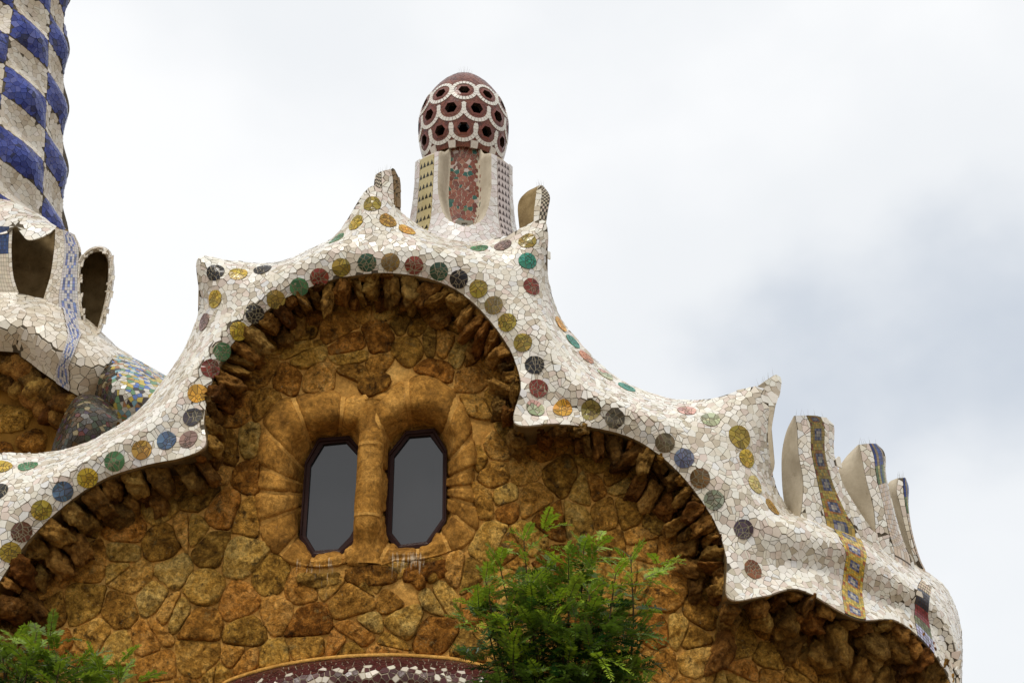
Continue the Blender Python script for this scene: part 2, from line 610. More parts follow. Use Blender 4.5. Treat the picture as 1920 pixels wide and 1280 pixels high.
# ------------------------------------------------------------------ rocks and wall stones
def rock(center, ax, scale, rs, sub=3, planes=11, rough=0.10):
    """chipped stone: half-space rock with rounded edges"""
    bm = bmesh.new()
    bmesh.ops.create_icosphere(bm, subdivisions=sub, radius=1.0)
    V = np.array([v.co for v in bm.verts])
    Fc = [tuple(v.index for v in f.verts) for f in bm.faces]
    bm.free()
    r = np.full(len(V), 1.35)
    k = 24.0
    acc = np.exp(-k * r)
    dirs = []
    for q in range(6):
        n = np.zeros(3); n[q // 2] = 1 if q % 2 else -1
        dirs.append((n + rs.randn(3) * 0.22, 0.78 + rs.rand() * 0.2))
    for _ in range(planes):
        dirs.append((rs.randn(3), 0.80 + rs.rand() * 0.35))
    for n, dd in dirs:
        n = n / np.linalg.norm(n)
        dt = V @ n
        rr = np.where(dt > 0.12, dd / np.maximum(dt, 0.12), 9)
        acc += np.exp(-k * np.minimum(rr, 9))
    r = -np.log(acc) / k
    sd_ = rs.rand(3) * 50
    pr_ = np.asarray(scale) / np.mean(scale)
    r = np.array([ri * (1 + rough * noise.noise(Vector(v * 1.6 + sd_)) + rough * 0.8 * noise.noise(Vector(v * 3.6 + sd_)) - rough * 0.9 * abs(noise.noise(Vector(v * 2.3 - sd_))) + rough * 0.35 * noise.noise(Vector(v * 8 + sd_))) for ri, v in zip(r, V * pr_)])
    W = V * r[:, None] * np.asarray(scale)
    W = W @ np.asarray(ax)
    return W + center, Fc

def wall_stone(p, nn, t1, t2, poly, h, rs):
    if poly_area(poly) < 0:
        poly = poly[::-1]
    for it in range(2):
        q = []
        for i in range(len(poly)):
            a, b = poly[i], poly[(i + 1) % len(poly)]
            w = 0.17
            q.append((a[0] * (1 - w) + b[0] * w, a[1] * (1 - w) + b[1] * w))
            q.append((a[0] * w + b[0] * (1 - w), a[1] * w + b[1] * (1 - w)))
        poly = q
    pts = np.array(poly)
    seg = np.linalg.norm(np.roll(pts, -1, 0) - pts, axis=1)
    cum = np.concatenate([[0], np.cumsum(seg)])
    n = 30
    ring = np.array([[np.interp(t, cum, np.append(pts[:, k], pts[0, k])) for k in (0, 1)] for t in np.linspace(0, cum[-1], n, endpoint=False)])
    c = ring.mean(0)
    size = math.sqrt(abs(poly_area(poly)))
    so = rs.rand(3) * 40
    pl = [(h * (0.75 + 0.5 * rs.rand()), *(rs.randn(2) * 0.55 * h / size * 2)) for _ in range(6)]
    V = []
    rings = [(1.05, -0.05), (1.01, 0.20), (0.97, 0.70), (0.90, 0.94), (0.66, 1.0), (0.40, 1.0), (0.16, 1.0)]
    wob = np.array([1 + 0.09 * noise.noise(Vector((math.cos(6.283 * i / n) * 1.8, math.sin(6.283 * i / n) * 1.8, so[0]))) + 0.06 * noise.noise(Vector((math.cos(6.283 * i / n) * 5, math.sin(6.283 * i / n) * 5, so[1]))) for i in range(n)])
    for (s, z) in rings:
        for i in range(n):
            a, b = c + (ring[i] - c) * s * wob[i]
            hh = min(p0 + k1 * (a - c[0]) + k2 * (b - c[1]) for p0, k1, k2 in pl)
            nz = noise.noise(Vector((a * 5 + so[0], b * 5 + so[1], so[2]))) * 0.042 + noise.noise(Vector((a * 12 + so[0], b * 12, so[2]))) * 0.028 + abs(noise.noise(Vector((a * 7 + so[2], b * 7, so[1])))) * -0.03
            hz = max(0.45 * h, max(0.45 * h, hh) + nz) * z + 0.008 if z > 0 else -0.05
            V.append(p + t1 * a + t2 * b + nn * hz)
    V.append(p + t1 * c[0] + t2 * c[1] + nn * (0.008 + max(0.45 * h, min(q[0] for q in pl))))
    Fs = []
    for k in range(len(rings) - 1):
        for i in range(n):
            i2 = (i + 1) % n
            Fs.append((k * n + i, k * n + i2, (k + 1) * n + i2, (k + 1) * n + i))
    e = (len(rings) - 1) * n
    for i in range(n):
        Fs.append((e + i, e + (i + 1) % n, len(V) - 1))
    return V, Fs

# ------------------------------------------------------------------ ground
gs = 1500
o = mesh_obj('ground', [(-gs, -gs, 0), (gs, -gs, 0), (gs, gs, 0), (-gs, gs, 0)], [(0, 1, 2, 3)], 'earth')
tag(o, 'pale packed earth ground around the two pavilions', None, kind='structure')

# ================================================================== GATEHOUSE
house = empty('gatehouse', (0, 0, 0))
tag(house, 'brown rubble stone gatehouse with wavy white mosaic roof edge, twin windows and mushroom chimney', 'building')

KN = [  # inner edge, ridge, outer edge (photograph pixels), weights: outer horn, inner horn, concave underside
    ((-90, 1215), (-120, 1060), (-160, 920), .2, 0, 0),
    ((-30, 1135), (-70, 990), (-110, 838), 1, 0, 0),
    ((40, 1030), (12, 935), (-15, 847), .55, 0, 0),
    ((110, 957), (85, 893), (75, 849), 0, 0, 0),
    ((190, 900), (165, 855), (145, 836), 0, 0, 0),
    ((270, 873), (242, 812), (215, 802), 0, .25, 0),
    ((345, 857), (300, 772), (265, 765), 0, .7, 0),
    ((385, 835), (335, 735), (295, 728), 0, 1, 0),
    ((383, 785), (355, 700), (325, 688), 0, .5, 0),
    ((398, 715), (390, 650), (350, 645), .05, .1, 0),
    ((430, 652), (425, 597), (374, 575), .5, 0, 0),
    ((475, 604), (462, 555), (371, 486), 1, 0, 0),
    ((525, 565), (508, 518), (430, 489), .5, 0, 0),
    ((575, 541), (555, 494), (515, 497 - 4), .05, 0, 0),
    ((625, 524), (605, 470), (580, 468), 0, 0, 0),
    ((670, 516), (655, 453), (634, 436), .5, 0, 0),
    ((710, 512), (700, 445), (697, 349), 1, 0, 0),
    ((755, 514), (750, 450), (752, 398), .55, 0, 0),
    ((805, 523), (808, 462), (805, 435), .1, 0, 0),
    ((850, 541), (868, 478), (872, 454), .1, 0, 0),
    ((885, 566), (918, 500), (945, 443), .6, 0, 0),
    ((915, 597), (960, 532), (1021, 415), 1, 0, 0),
    ((945, 637), (995, 580), (1026, 510), .7, 0, 0),
    ((965, 675), (1025, 625), (1047, 588), .1, 0, 0),
    ((976, 725), (1047, 670), (1085, 640), 0, .45, .3),
    ((966, 793), (1080, 712), (1125, 682), 0, 1, .7),
    ((1040, 795), (1130, 742), (1165, 713), 0, .6, .6),
    ((1120, 803), (1188, 765), (1215, 735), 0, .1, .2),
    ((1180, 819), (1240, 783), (1268, 749), .1, 0, 0),
    ((1230, 848), (1290, 808), (1335, 747), .5, 0, 0),
    ((1275, 888), (1335, 848), (1432, 728), 1, 0, 0),
    ((1315, 938), (1375, 892), (1440, 830), .8, 0, 0),
    ((1345, 990), (1412, 935), (1453, 905), .4, 0, 0),
    ((1362, 1050), (1452, 975), (1482, 958), 0, .4, .3),
    ((1366, 1121), (1495, 988), (1512, 962), 0, 1, .8),
    ((1430, 1118), (1553, 1008), (1565, 980), 0, .7, 1),
    ((1500, 1106), (1612, 1032), (1628, 1004), 0, .5, 1),
    ((1602, 1159), (1678, 1080), (1692, 1045), 0, .6, 1),
    ((1680, 1164), (1738, 1116), (1752, 1082), 0, .4, .8),
    ((1742, 1216), (1774, 1158), (1782, 1116), 0, .4, .6),
    ((1782, 1282), (1796, 1222), (1802, 1180), 0, .3, .4),
    ((1800, 1380), (1801, 1310), (1803, 1268), 0, .2, .2),
]
SUBU, SUBV = 9, 9
cI = catmull([k[0] for k in KN], SUBU)
cM = catmull([k[1] for k in KN], SUBU)
cO = catmull([k[2] for k in KN], SUBU)
wO = np.clip(catmull([k[3] for k in KN], SUBU)[:, 0], 0, 1)
wI = np.clip(catmull([k[4] for k in KN], SUBU)[:, 0], 0, 1)
wC = np.clip(catmull([k[5] for k in KN], SUBU)[:, 0], 0, 1)
NU = len(cI)
cA = cI + (cM - cI) * 0.48
RIM = []
LIP, BACK = [], []
for j in range(NU):
    pI = P(*cI[j], -0.58 - 0.26 * wI[j] - 0.08 * wC[j])
    pA = P(*cA[j], -0.675 + 0.09 * wC[j])
    pM = P(*cM[j], -0.625 - 0.075 * wC[j])
    pO = P(*cO[j], lerp(0.12, -0.50, wO[j]))
    RIM.append(catmull([pI, pA, pM, pO], SUBV))
    yo = yoff(pI[0])
    LIP.append([pI, pI + [0, 0.07, 0.0], np.array([pI[0], yo + 0.10, pI[2] + 0.04])])
    w = wO[j]
    b1 = pO + [0, lerp(0.35, 0.13, w), lerp(0.05, 0.0, w)]
    b2 = pO + [0, lerp(0.9, 0.32, w), lerp(-0.2, -0.55, w)]
    b3 = np.array([pO[0], 3.5 + yo, min(b2[2], pM[2]) - 0.5])
    b4 = np.array([pO[0], 7.0 + yo, min(b2[2], pM[2]) - 2.0])
    BACK.append([pO, b1, b2, b3, b4])
RIM = np.array(RIM)
NV = RIM.shape[1]
RN = grid_normals(RIM, CAM)
rim_px = proj(RIM)
flipR = not outward(RIM, RN)
rim = mesh_obj('roof_rim', RIM.reshape(-1, 3), grid_faces(NU, NV, flipR), 'grout', house, smooth=True)
LIP, BACK = np.array(LIP), np.array(BACK)
mesh_obj('rim_lip', LIP.reshape(-1, 3), grid_faces(NU, 3, not flipR), 'brown_cement', rim)
rb = mesh_obj('roof', BACK.reshape(-1, 3), grid_faces(NU, 5, flipR), 'cement', house, smooth=False)

# medallions ---------------------------------------------------------------
YEL, OLI, OCH, BRN, RED, GRN, DGR, TEA, BLK, BLU, MAU, PNK, ORA = (
    (0.50, 0.34, 0.035), (0.30, 0.215, 0.028), (0.38, 0.21, 0.035), (0.14, 0.07, 0.02), (0.20, 0.030, 0.018), (0.07, 0.20, 0.085),
    (0.018, 0.065, 0.035), (0.03, 0.23, 0.16), (0.010, 0.009, 0.012), (0.08, 0.135, 0.22), (0.23, 0.145, 0.12), (0.60, 0.36, 0.30), (0.62, 0.32, 0.035))
PGR = (0.42, 0.44, 0.28)
MED = [(5, 871, YEL), (50, 876, GRN), (2, 921, BLK), (15, 1037, OLI), (44, 993, (0.10, 0.035, 0.02)), (77, 955, OLI), (122, 921, BLU), (166, 894, YEL), (213, 867, GRN),
       (265, 845, OCH), (312, 828, BLU), (357, 824, MAU), (361, 783, (0.045, 0.04, 0.05)), (373, 740, ORA), (395, 692, RED), (416, 659, GRN), (446, 622, YEL), (480, 588, BLK),
       (518, 561, (0.30, 0.2, 0.04)), (558, 538, GRN), (600, 519, RED), (642, 501, OLI), (688, 493, DGR), (732, 493, (0.22, 0.13, 0.035)), (774, 497, RED), (822, 510, DGR),
       (862, 522, BLK), (898, 544, OLI), (927, 571, (0.2, 0.14, 0.04)), (951, 604, OLI), (980, 641, OLI), (1001, 686, BLK), (1008, 728, RED), (1000, 769, PGR),
       (1054, 768, ORA), (1107, 771, (0.25, 0.19, 0.05)), (1154, 784, (0.075, 0.065, 0.05)), (1245, 830, (0.12, 0.09, 0.05)), (1281, 859, (0.15, 0.17, 0.26)), (1312, 893, BRN),
       (1338, 938, (0.26, 0.28, 0.20)), (1390, 991, (0.06, 0.04, 0.055)), (1408, 1070, (0.22, 0.075, 0.03)), (1448, 953, OCH),
       (402, 511, BLK), (450, 517, YEL), (401, 557, YEL), (495, 508, BLK), (387, 603, MAU),
       (694, 380, OLI), (667, 422, YEL), (725, 414, OCH), (763, 434, ORA), (633, 448, GRN),
       (991, 446, OLI), (945, 463, MAU), (988, 494, TEA), (900, 466, GRN), (999, 537, RED), (1048, 608, ORA), (1070, 642, TEA), (1100, 673, (0.5, 0.2, 0.1)),
       (1137, 698, PGR), (1180, 722, TEA), (1392, 818, OLI), (1395, 862, YEL), (1413, 907, (0.58, 0.46, 0.16)), (1288, 768, PNK), (1332, 790, PGR)]

def frame_of(nn):
    ref = np.array([0, 0, 1.0]) if abs(nn[2]) < 0.9 else np.array([1.0, 0, 0])
    t1 = np.cross(ref, nn); t1 /= np.linalg.norm(t1)
    return t1, np.cross(nn, t1)

circles = []
med_geo = []
flat = rim_px.reshape(-1, 2)
rs = np.random.RandomState(5)
for (mx, my, mc) in MED:
    k = int(((flat - [mx, my]) ** 2).sum(1).argmin())
    iu, iv = divmod(k, NV)
    iv = min(max(iv, 2), NV - 3)
    pc, nn = RIM[iu, iv], RN[iu, iv]
    t1, t2 = frame_of(nn)
    R = 0.126 if (mx, my) != (1392, 818) else 0.16
    near = RIM.reshape(-1, 3) - pc
    sel = near[((near ** 2).sum(1) < 0.30 ** 2) & (RN.reshape(-1, 3) @ nn > 0.2)]
    a, b, hgt = sel @ t1, sel @ t2, sel @ nn
    A = np.stack([np.ones_like(a), a, b, a * a, a * b, b * b], 1)
    co = np.linalg.lstsq(A, hgt, rcond=None)[0]
    def onto(x, y, lift, pc=pc, t1=t1, t2=t2, nn=nn, a=a, b=b, hgt=hgt):
        dd_ = (a - x) ** 2 + (b - y) ** 2
        idx_ = np.argsort(dd_)[:7]
        ww = 1.0 / (dd_[idx_] + 2e-5) ** 1.5
        return pc + t1 * x + t2 * y + nn * ((ww @ hgt[idx_]) / ww.sum() + lift)
    circles.append((pc, R * 0.92))
    acc = Acc()
    n = 30
    edge = [(R * math.cos(6.2832 * i / n) * (1 + 0.012 * rs.randn()), R * math.sin(6.2832 * i / n) * (1 + 0.012 * rs.randn())) for i in range(n)]
    dark = sum(mc) < 0.42
    gcol = jit((0.34, 0.29, 0.19) if dark else (0.12, 0.085, 0.04), rs)
    v = [onto(0, 0, 0.015)] + [onto(x * .55, y * .55, 0.015) for x, y in edge] + [onto(x, y, 0.015) for x, y in edge] + [onto(x * 1.01, y * 1.01, 0.002) for x, y in edge]
    f = [(0, 1 + i, 1 + (i + 1) % n) for i in range(n)] + [(1 + i, 1 + n + i, 1 + n + (i + 1) % n, 1 + (i + 1) % n) for i in range(n)] + \
        [(1 + n + i, 1 + 2 * n + i, 1 + 2 * n + (i + 1) % n, 1 + n + (i + 1) % n) for i in range(n)]
    acc.add(v, f, gcol)
    ns = 15 + rs.randint(7)
    sp = [(math.sqrt(rs.rand()) * R * .92, rs.rand() * 6.2832) for _ in range(ns)]
    sp = [(r_ * math.cos(q), r_ * math.sin(q)) for r_, q in sp]
    g = 0.0035 if not dark else 0.0055
    for i, (x, y) in enumerate(sp):
        poly = [(ex * 0.99, ey * 0.99) for ex, ey in edge]
        for q, (x2, y2) in enumerate(sp):
            if q != i:
                L = math.hypot(x2 - x, y2 - y)
                if L < 1e-4: continue
                nx, ny = (x2 - x) / L, (y2 - y) / L
                poly = clip(poly, nx, ny, nx * (x + x2) / 2 + ny * (y + y2) / 2 - g)
                if len(poly) < 3: break
        if len(poly) < 3: continue
        m = len(poly)
        c = jit(mc, rs, 0.38)
        if mc == PGR and y > 0.05:
            c = jit(PNK, rs, 0.1)
        v = [onto(px_, py_, 0.021) for px_, py_ in poly] + [onto(px_, py_, 0.006) for px_, py_ in poly]
        if poly_area(poly) < 0:
            f = [tuple(range(m))[::-1]]
        else:
            f = [tuple(range(m))]
        f += [(m + i_, m + (i_ + 1) % m, (i_ + 1) % m, i_) for i_ in range(m)]
        acc.add(v, f, c)
    acc.build('medallion', 'glazed_tile', rim)

# patterned ribbons of the rim on the right ---------------------------------
def ribbon(name, G, N, na, nb, colour, parent, lift=0.012, gap=0.035, mat='glazed_tile'):
    """G (a along, b across): small square tiles"""
    acc = Acc()
    A, B = G.shape[0] - 1, G.shape[1] - 1
    def at(s, t):
        x, y = s * A, t * B
        i, j = min(int(x), A - 1), min(int(y), B - 1)
        u, v = x - i, y - j
        g = G[i, j] * (1 - u) * (1 - v) + G[i + 1, j] * u * (1 - v) + G[i + 1, j + 1] * u * v + G[i, j + 1] * (1 - u) * v
        n_ = N[i, j] * (1 - u) * (1 - v) + N[i + 1, j] * u * (1 - v) + N[i + 1, j + 1] * u * v + N[i, j + 1] * (1 - u) * v
        return g, n_ / (np.linalg.norm(n_) + 1e-9)
    # bedding sheet
    v = []
    for i in range(A + 1):
        for j in range(B + 1):
            v.append(G[i, j] + N[i, j] * lift * 0.5)
    fl = not outward(G, N)
    acc.add(v, grid_faces(A + 1, B + 1, fl), (0.14, 0.10, 0.06))
    for i in range(na):
        for j in range(nb):
            c = colour(i, j)
            if c is None: continue
            shp = [(gap, gap), (1 - gap, gap), (1 - gap, 1 - gap), (gap, 1 - gap)]
            if isinstance(c, tuple) and len(c) == 2:
                shp, c = c
            q = [at((i + a) / na, (j + b) / nb) for a, b in shp]
            v = [p_ + n_ * lift for p_, n_ in q]
            acc.add(v, [tuple(range(len(v)))[::-1] if fl else tuple(range(len(v)))], c)
    return acc.build(name, mat, parent)

def sub_grid(u0, u1, v0, v1, na, nb, G=None, N=None):
    G = RIM if G is None else G
    N = RN if N is None else N
    out, on = [], []
    for i in range(na):
        row, rown = [], []
        for j in range(nb):
            v_ = lerp(v0, v1, i / (na - 1)); u_ = lerp(u0(v_), u1(v_), j / (nb - 1))
            a, b = min(int(u_), G.shape[0] - 2), min(int(v_), G.shape[1] - 2)
            s, t = u_ - a, v_ - b
            row.append(G[a, b] * (1 - s) * (1 - t) + G[a + 1, b] * s * (1 - t) + G[a + 1, b + 1] * s * t + G[a, b + 1] * (1 - s) * t)
            rown.append(N[a, b])
        out.append(row); on.append(rown)
    return np.array(out), np.array(on)

prs = np.random.RandomState(31)
def rosette(i, j):
    a, b = (i % 8) - 3.5, (j % 8) - 3.5
    r = math.hypot(a, b)
    odd = (i // 8) % 2
    if r < 0.9: c = (0.40, 0.36, 0.30)
    elif r < 2.2: c = (0.06, 0.075, 0.17) if (i + j) % 2 else (0.22, 0.22, 0.28)
    elif r < 3.0: c = (0.40, 0.27, 0.05) if odd else (0.36, 0.15, 0.03)
    elif abs(a) > 2.6 and abs(b) > 2.6: c = (0.30, 0.09, 0.025)
    elif (i + 2 * j) % 3 == 0: c = (0.34, 0.30, 0.08)
    else: c = (0.50, 0.33, 0.05)
    return jit(c, prs, 0.32)

def u_course(v, xt):
    """column index where row v of the rim passes under the course xt(y)"""
    lo, hi = 34 * SUBU, 41 * SUBU
    i0 = min(int(v), NV - 2); fr = v - i0
    q = rim_px[lo:hi, i0] * (1 - fr) + rim_px[lo:hi, i0 + 1] * fr
    dlt = q[:, 0] - xt(q[:, 1])
    k = int(np.argmax(dlt > 0))
    if k == 0: return float(lo)
    return lo + k - 1 + dlt[k - 1] / (dlt[k - 1] - dlt[k])
def course(xs, ys, w):
    return (lambda y: np.interp(y, ys, xs) - w), (lambda y: np.interp(y, ys, xs) + w)
c1 = course([1577, 1594, 1606, 1600, 1596, 1604], [985, 1010, 1040, 1070, 1110, 1160], 19)
c2 = course([1742, 1734, 1729, 1726, 1730, 1738], [1085, 1095, 1121, 1154, 1180, 1215], 13)
vs_ = np.arange(0, NV, 1.0)
t1a, t1b = [[u_course(v, f) for v in vs_] for f in c1]
t2a, t2b = [[u_course(v, f) for v in vs_] for f in c2]
bLo = lambda v: float(np.interp(v, vs_, t1a))
bHi = lambda v: float(np.interp(v, vs_, t1b))
b2Lo = lambda v: float(np.interp(v, vs_, t2a))
b2Hi = lambda v: float(np.interp(v, vs_, t2b))
BG, BN = sub_grid(bLo, bHi, 0.3, NV - 1.2, 26, 5)
ribbon('patterned_ribbon', BG, BN, 56, 8, lambda i, j: tuple(min(0.8, v_ * 1.25) for v_ in rosette(i, j)), rim)
B2G, B2N = sub_grid(b2Lo, b2Hi, 0.3, NV * 0.80, 18, 4)
def dots(i, j):
    t = i / 22
    if t > 0.80: return jit((0.50, 0.36, 0.2), prs, 0.3)
    if t > 0.50: return jit((0.045, 0.05, 0.075), prs, 0.3)
    if t > 0.28: return jit((0.34, 0.07, 0.08), prs, 0.3)
    if t > 0.16: return jit((0.20, 0.22, 0.12), prs, 0.4)
    return jit((0.45, 0.45, 0.6), prs, 0.3)
ribbon('patterned_ribbon', B2G, B2N, 22, 6, dots, rim, gap=0.09)

# broken white tiles of the rim ---------------------------------------------
seams = [RIM[int(k * SUBU)] for k in ()]
dense = lambda a: catmull(a, 2)
bounds = [RIM[:, 0], RIM[:, -1]] + [dense(s) for s in seams] + [BG[:, 0], BG[:, -1], B2G[:, 0], B2G[:, -1]]
circ_arr = np.array([c for c, _ in circles]); circ_r = np.array([r for _, r in circles])
def keep_rim(p, uv):
    d2 = ((circ_arr - p) ** 2).sum(1)
    if (d2 < (circ_r + 0.004) ** 2).any():
        return False
    if bLo(uv[1]) < uv[0] < bHi(uv[1]):
        return False
    if b2Lo(uv[1]) < uv[0] < b2Hi(uv[1]) and uv[1] < NV * 0.80:
        return False
    return True
rs = np.random.RandomState(21)
tiles = mosaic(RIM, RN, 0.066, 0.0052, WHITES, rs, bounds, circles, keep_rim, h=0.010, split=0.30, tilt=0.14, fill=4.5)
rim_outline = [tuple(q) for q in cI] + [tuple(q) for q in cO[::-1]]
edge_pts = np.concatenate([cI, cO])
trim = []
for (v, f, c, ar) in tiles:
    m = len(f[0])
    q = proj(np.array(v[:m]))
    if ((edge_pts - q.mean(0)) ** 2).sum(1).min() < 30 ** 2:
        bad = [not poly_inside(rim_outline, x, y) and ((edge_pts - [x, y]) ** 2).sum(1).min() > 9 for x, y in q]
        if any(bad):
            cen = np.mean(v[:m], axis=0); cl = np.mean(v[m:], axis=0)
            if sum(bad) > m / 2: continue
            for i_, bd in enumerate(bad):
                if bd:
                    v[i_] = cen + (v[i_] - cen) * 0.35
                    v[m + i_] = cl + (v[m + i_] - cl) * 0.35
    trim.append((v, f, c, ar))
tiles = trim
tiles.sort(key=lambda t: -t[3])
vis = [t for t in tiles if -5 < proj(t[0][0])[0] < 1925 and -5 < proj(t[0][0])[1] < 1285]
big = set(id(t) for t in vis[:300])
for t in tiles:
    if id(t) in big:
        mesh_obj('tile', t[0], t[1], 'glazed_tile', rim, cols=[t[2]] * len(t[1]))
mosaic_obj('tile_mosaic', [t for t in tiles if id(t) not in big], rim)
# tiles along the turned-over back edge
BK = np.concatenate([BACK[:, :1], BACK[:, 1:2], BACK[:, 2:3]], 1)
BKd = np.array([catmull(r_, 3) for r_ in BK])
BKN = grid_normals(BKd)
if BKN[NU // 2, 3][1] + BKN[NU // 2, 3][2] < 0: BKN = -BKN
mosaic_obj('back_edge_tile', mosaic(BKd, BKN, 0.10, 0.009, WHITES, rs, [BKd[:, 0], BKd[:, 3], BKd[:, 6]], keep=lambda p, uv: wO[min(int(uv[0]), NU - 1)] < 0.22, h=0.004, tilt=0.03, fill=4.0), rim)

# ------------------------------------------------------------------ wall
wall_poly = [tuple(q) for q in (cI + (cM - cI) * 0.45)] + [(1900, 1900), (-300, 1900)]
stone_poly = [tuple(q) for q in cI] + [(1900, 1900), (-300, 1900)]

WIN = [dict(glass=[(607, 834), (648, 830), (672, 856), (669, 980), (656, 1005), (634, 1028), (591, 1031), (574, 1003), (583, 873)],
            frame=[(598, 824), (654, 820), (684, 852), (681, 985), (666, 1012), (639, 1036), (585, 1041), (563, 1006), (573, 868)],
            outer=[(497, 1012), (485, 960), (488, 880), (492, 805), (520, 757), (575, 739), (640, 741), (668, 752), (692.5, 762), (692.5, 1040), (660, 1052), (600, 1062), (540, 1052)],
            cen=(624, 930), joints=[-176, -158, -136, -112, -84, -58, -30, 40, 80, 108, 132, 160]),
       dict(glass=[(768, 820), (806, 817), (830, 850), (829, 971), (799, 1014), (752, 1020), (735, 998), (740, 856)],
            frame=[(762, 811), (813, 806), (836, 845), (835, 975), (803, 1021), (748, 1027), (723, 1001), (730, 851)],
            outer=[(693.5, 1040), (693.5, 762), (722, 738), (760, 713), (805, 709), (850, 735), (880, 790), (890, 860), (885, 920), (895, 990), (865, 1025), (800, 1046), (740, 1050)],
            cen=(783, 918), joints=[-150, -120, -96, -66, -44, -22, -4, 14, 36, 62, 90, 118, 145])]

def ray_poly(cen, ang, poly):
    dx, dy = math.cos(ang), math.sin(ang)
    best = None
    m = len(poly)
    for i in range(m):
        (x1, y1), (x2, y2) = poly[i], poly[(i + 1) % m]
        ex, ey = x2 - x1, y2 - y1
        den = dx * ey - dy * ex
        if abs(den) < 1e-9: continue
        t = ((x1 - cen[0]) * ey - (y1 - cen[1]) * ex) / den
        s = ((x1 - cen[0]) * dy - (y1 - cen[1]) * dx) / den
        if t > 0 and -1e-6 <= s <= 1 + 1e-6 and (best is None or t < best):
            best = t
    best = best or 0
    return (cen[0] + dx * best, cen[1] + dy * best)

# mortar sheet
WX, WZ = np.arange(-9.0, 8.2, 0.07), np.arange(0.0, 11.2, 0.07)
WG = np.zeros((len(WX), len(WZ), 3))
for i, x in enumerate(WX):
    yo = yoff(x)
    for j, z in enumerate(WZ):
        bu = noise.noise(Vector((x * 0.9, 3.1, z * 0.9))) * 0.02 + noise.noise(Vector((x * 5, 1.2, z * 5))) * 0.016
        WG[i, j] = (x, yo + bu + 0.02, z)
wpx = proj(WG)
nbx, nbz = WG.shape[:2]
ok = np.zeros((nbx, nbz), bool)
for i in range(nbx):
    for j in range(nbz):
        x, y = wpx[i, j]
        if y > 1700:
            ok[i, j] = x < 1800
        elif y > 380:
            ins = poly_inside(wall_poly, x, y) or x < -120
            if ins and x < -120:
                ins = y > 1000
            if ins:
                for w in WIN:
                    if 470 < x < 910 and 690 < y < 1080:
                        c = w['cen']
                        big_o = [(c[0] + (a - c[0]) * 0.90, c[1] + (b - c[1]) * 0.90) for a, b in w['outer']]
                        if poly_inside(big_o, x, y): ins = False
            ok[i, j] = ins
fs = [f for f in grid_faces(nbx, nbz) if all(ok.ravel()[list(f)])]
wall = mesh_obj('stone_wall', WG.reshape(-1, 3), fs, 'mortar', house, smooth=True)

# rubble stones of the wall
dI = catmull(cI, 1)
inner_line = np.array([P(x, y, 0.0) for x, y in cI])
outs = []
for w in WIN:
    oc = catmull(w['outer'], 6, closed=True)
    outs.append(oc)
out_lines = []
for oc in outs:
    fl_ = [abs(x - 693) > 12 for x, y in oc]
    st_ = next(i for i in range(len(oc)) if fl_[i] and not fl_[i - 1])
    out_lines.append(np.array([P(x, y, 0.0) for (x, y), k_ in zip(np.roll(oc, -st_, 0), np.roll(fl_, -st_)) if k_]))
hood_top = [(395, 1300), (430, 1276), (500, 1254), (570, 1240), (640, 1232), (700, 1229), (760, 1229), (850, 1236), (910, 1250), (945, 1264), (985, 1290)]
hood_poly = hood_top + [(985, 1500), (395, 1500)]
hood_line = np.array([P(x, y, 0.0) for x, y in catmull(hood_top, 5)])
cI_sub = cI[::2]
corb_exc = 34
def keep_wall(p, uv):
    x, y = proj(p)
    if not (-110 < x < 1900 and 480 < y < 1390): return False
    if not poly_inside(stone_poly, x, y): return False
    if ((cI_sub - [x, y]) ** 2).sum(1).min() < corb_exc ** 2: return False
    for w in WIN:
        if poly_inside(w['outer'], x, y) or poly_inside(w['frame'], x, y): return False
    if 560 < x < 850 and 770 < y < 1045: return False
    if poly_inside(hood_poly, x, y): return False
    return True
WNn = grid_normals(WG, CAM)
WNn[:] = WNn * 0.2 + np.array([0, -1, 0]); WNn /= np.linalg.norm(WNn, axis=2, keepdims=True)
for i, x in enumerate(WX):
    s = (yoff(x + 0.01) - yoff(x - 0.01)) / 0.02
    n_ = np.array([s, -1, 0]); WNn[i] = n_ / np.linalg.norm(n_)
rs = np.random.RandomState(77)
spts, snr, suv = sample_grid(WG, WNn, 0.325, rs, keep_wall, 7.0)
stones = []
for (i, t1, t2, polys) in cells_on(spts, snr, 0.325, 0.012, [inner_line, hood_line] + out_lines, (), rs, 0.30, ext=1.6, stretch=1.1, bscan=0):
    for poly in polys:
        a = abs(poly_area(poly))
        if a < 0.012: continue
        q_ = proj(np.array([spts[i] + t1 * x_ + t2 * y_ for x_, y_ in poly]))
        cq = q_.mean(0)
        if any(poly_inside([(w['cen'][0] + (x_ - w['cen'][0]) * .88, w['cen'][1] + (y_ - w['cen'][1]) * .88) for x_, y_ in w['outer']], *cq) or any(poly_inside(w['frame'], *k_) for k_ in q_) for w in WIN): continue
        stones.append((a, i, t1, t2, poly))
stones.sort(key=lambda s: -s[0])
rest = Acc()
for k, (a, i, t1, t2, poly) in enumerate(stones):
    v, f = wall_stone(spts[i], snr[i], t1, t2, poly, 0.045 + 0.06 * rs.rand(), rs)
    if k < 300:
        mesh_obj('stone', v, f, 'stone', wall, smooth=True)
    else:
        rest.add(v, f)
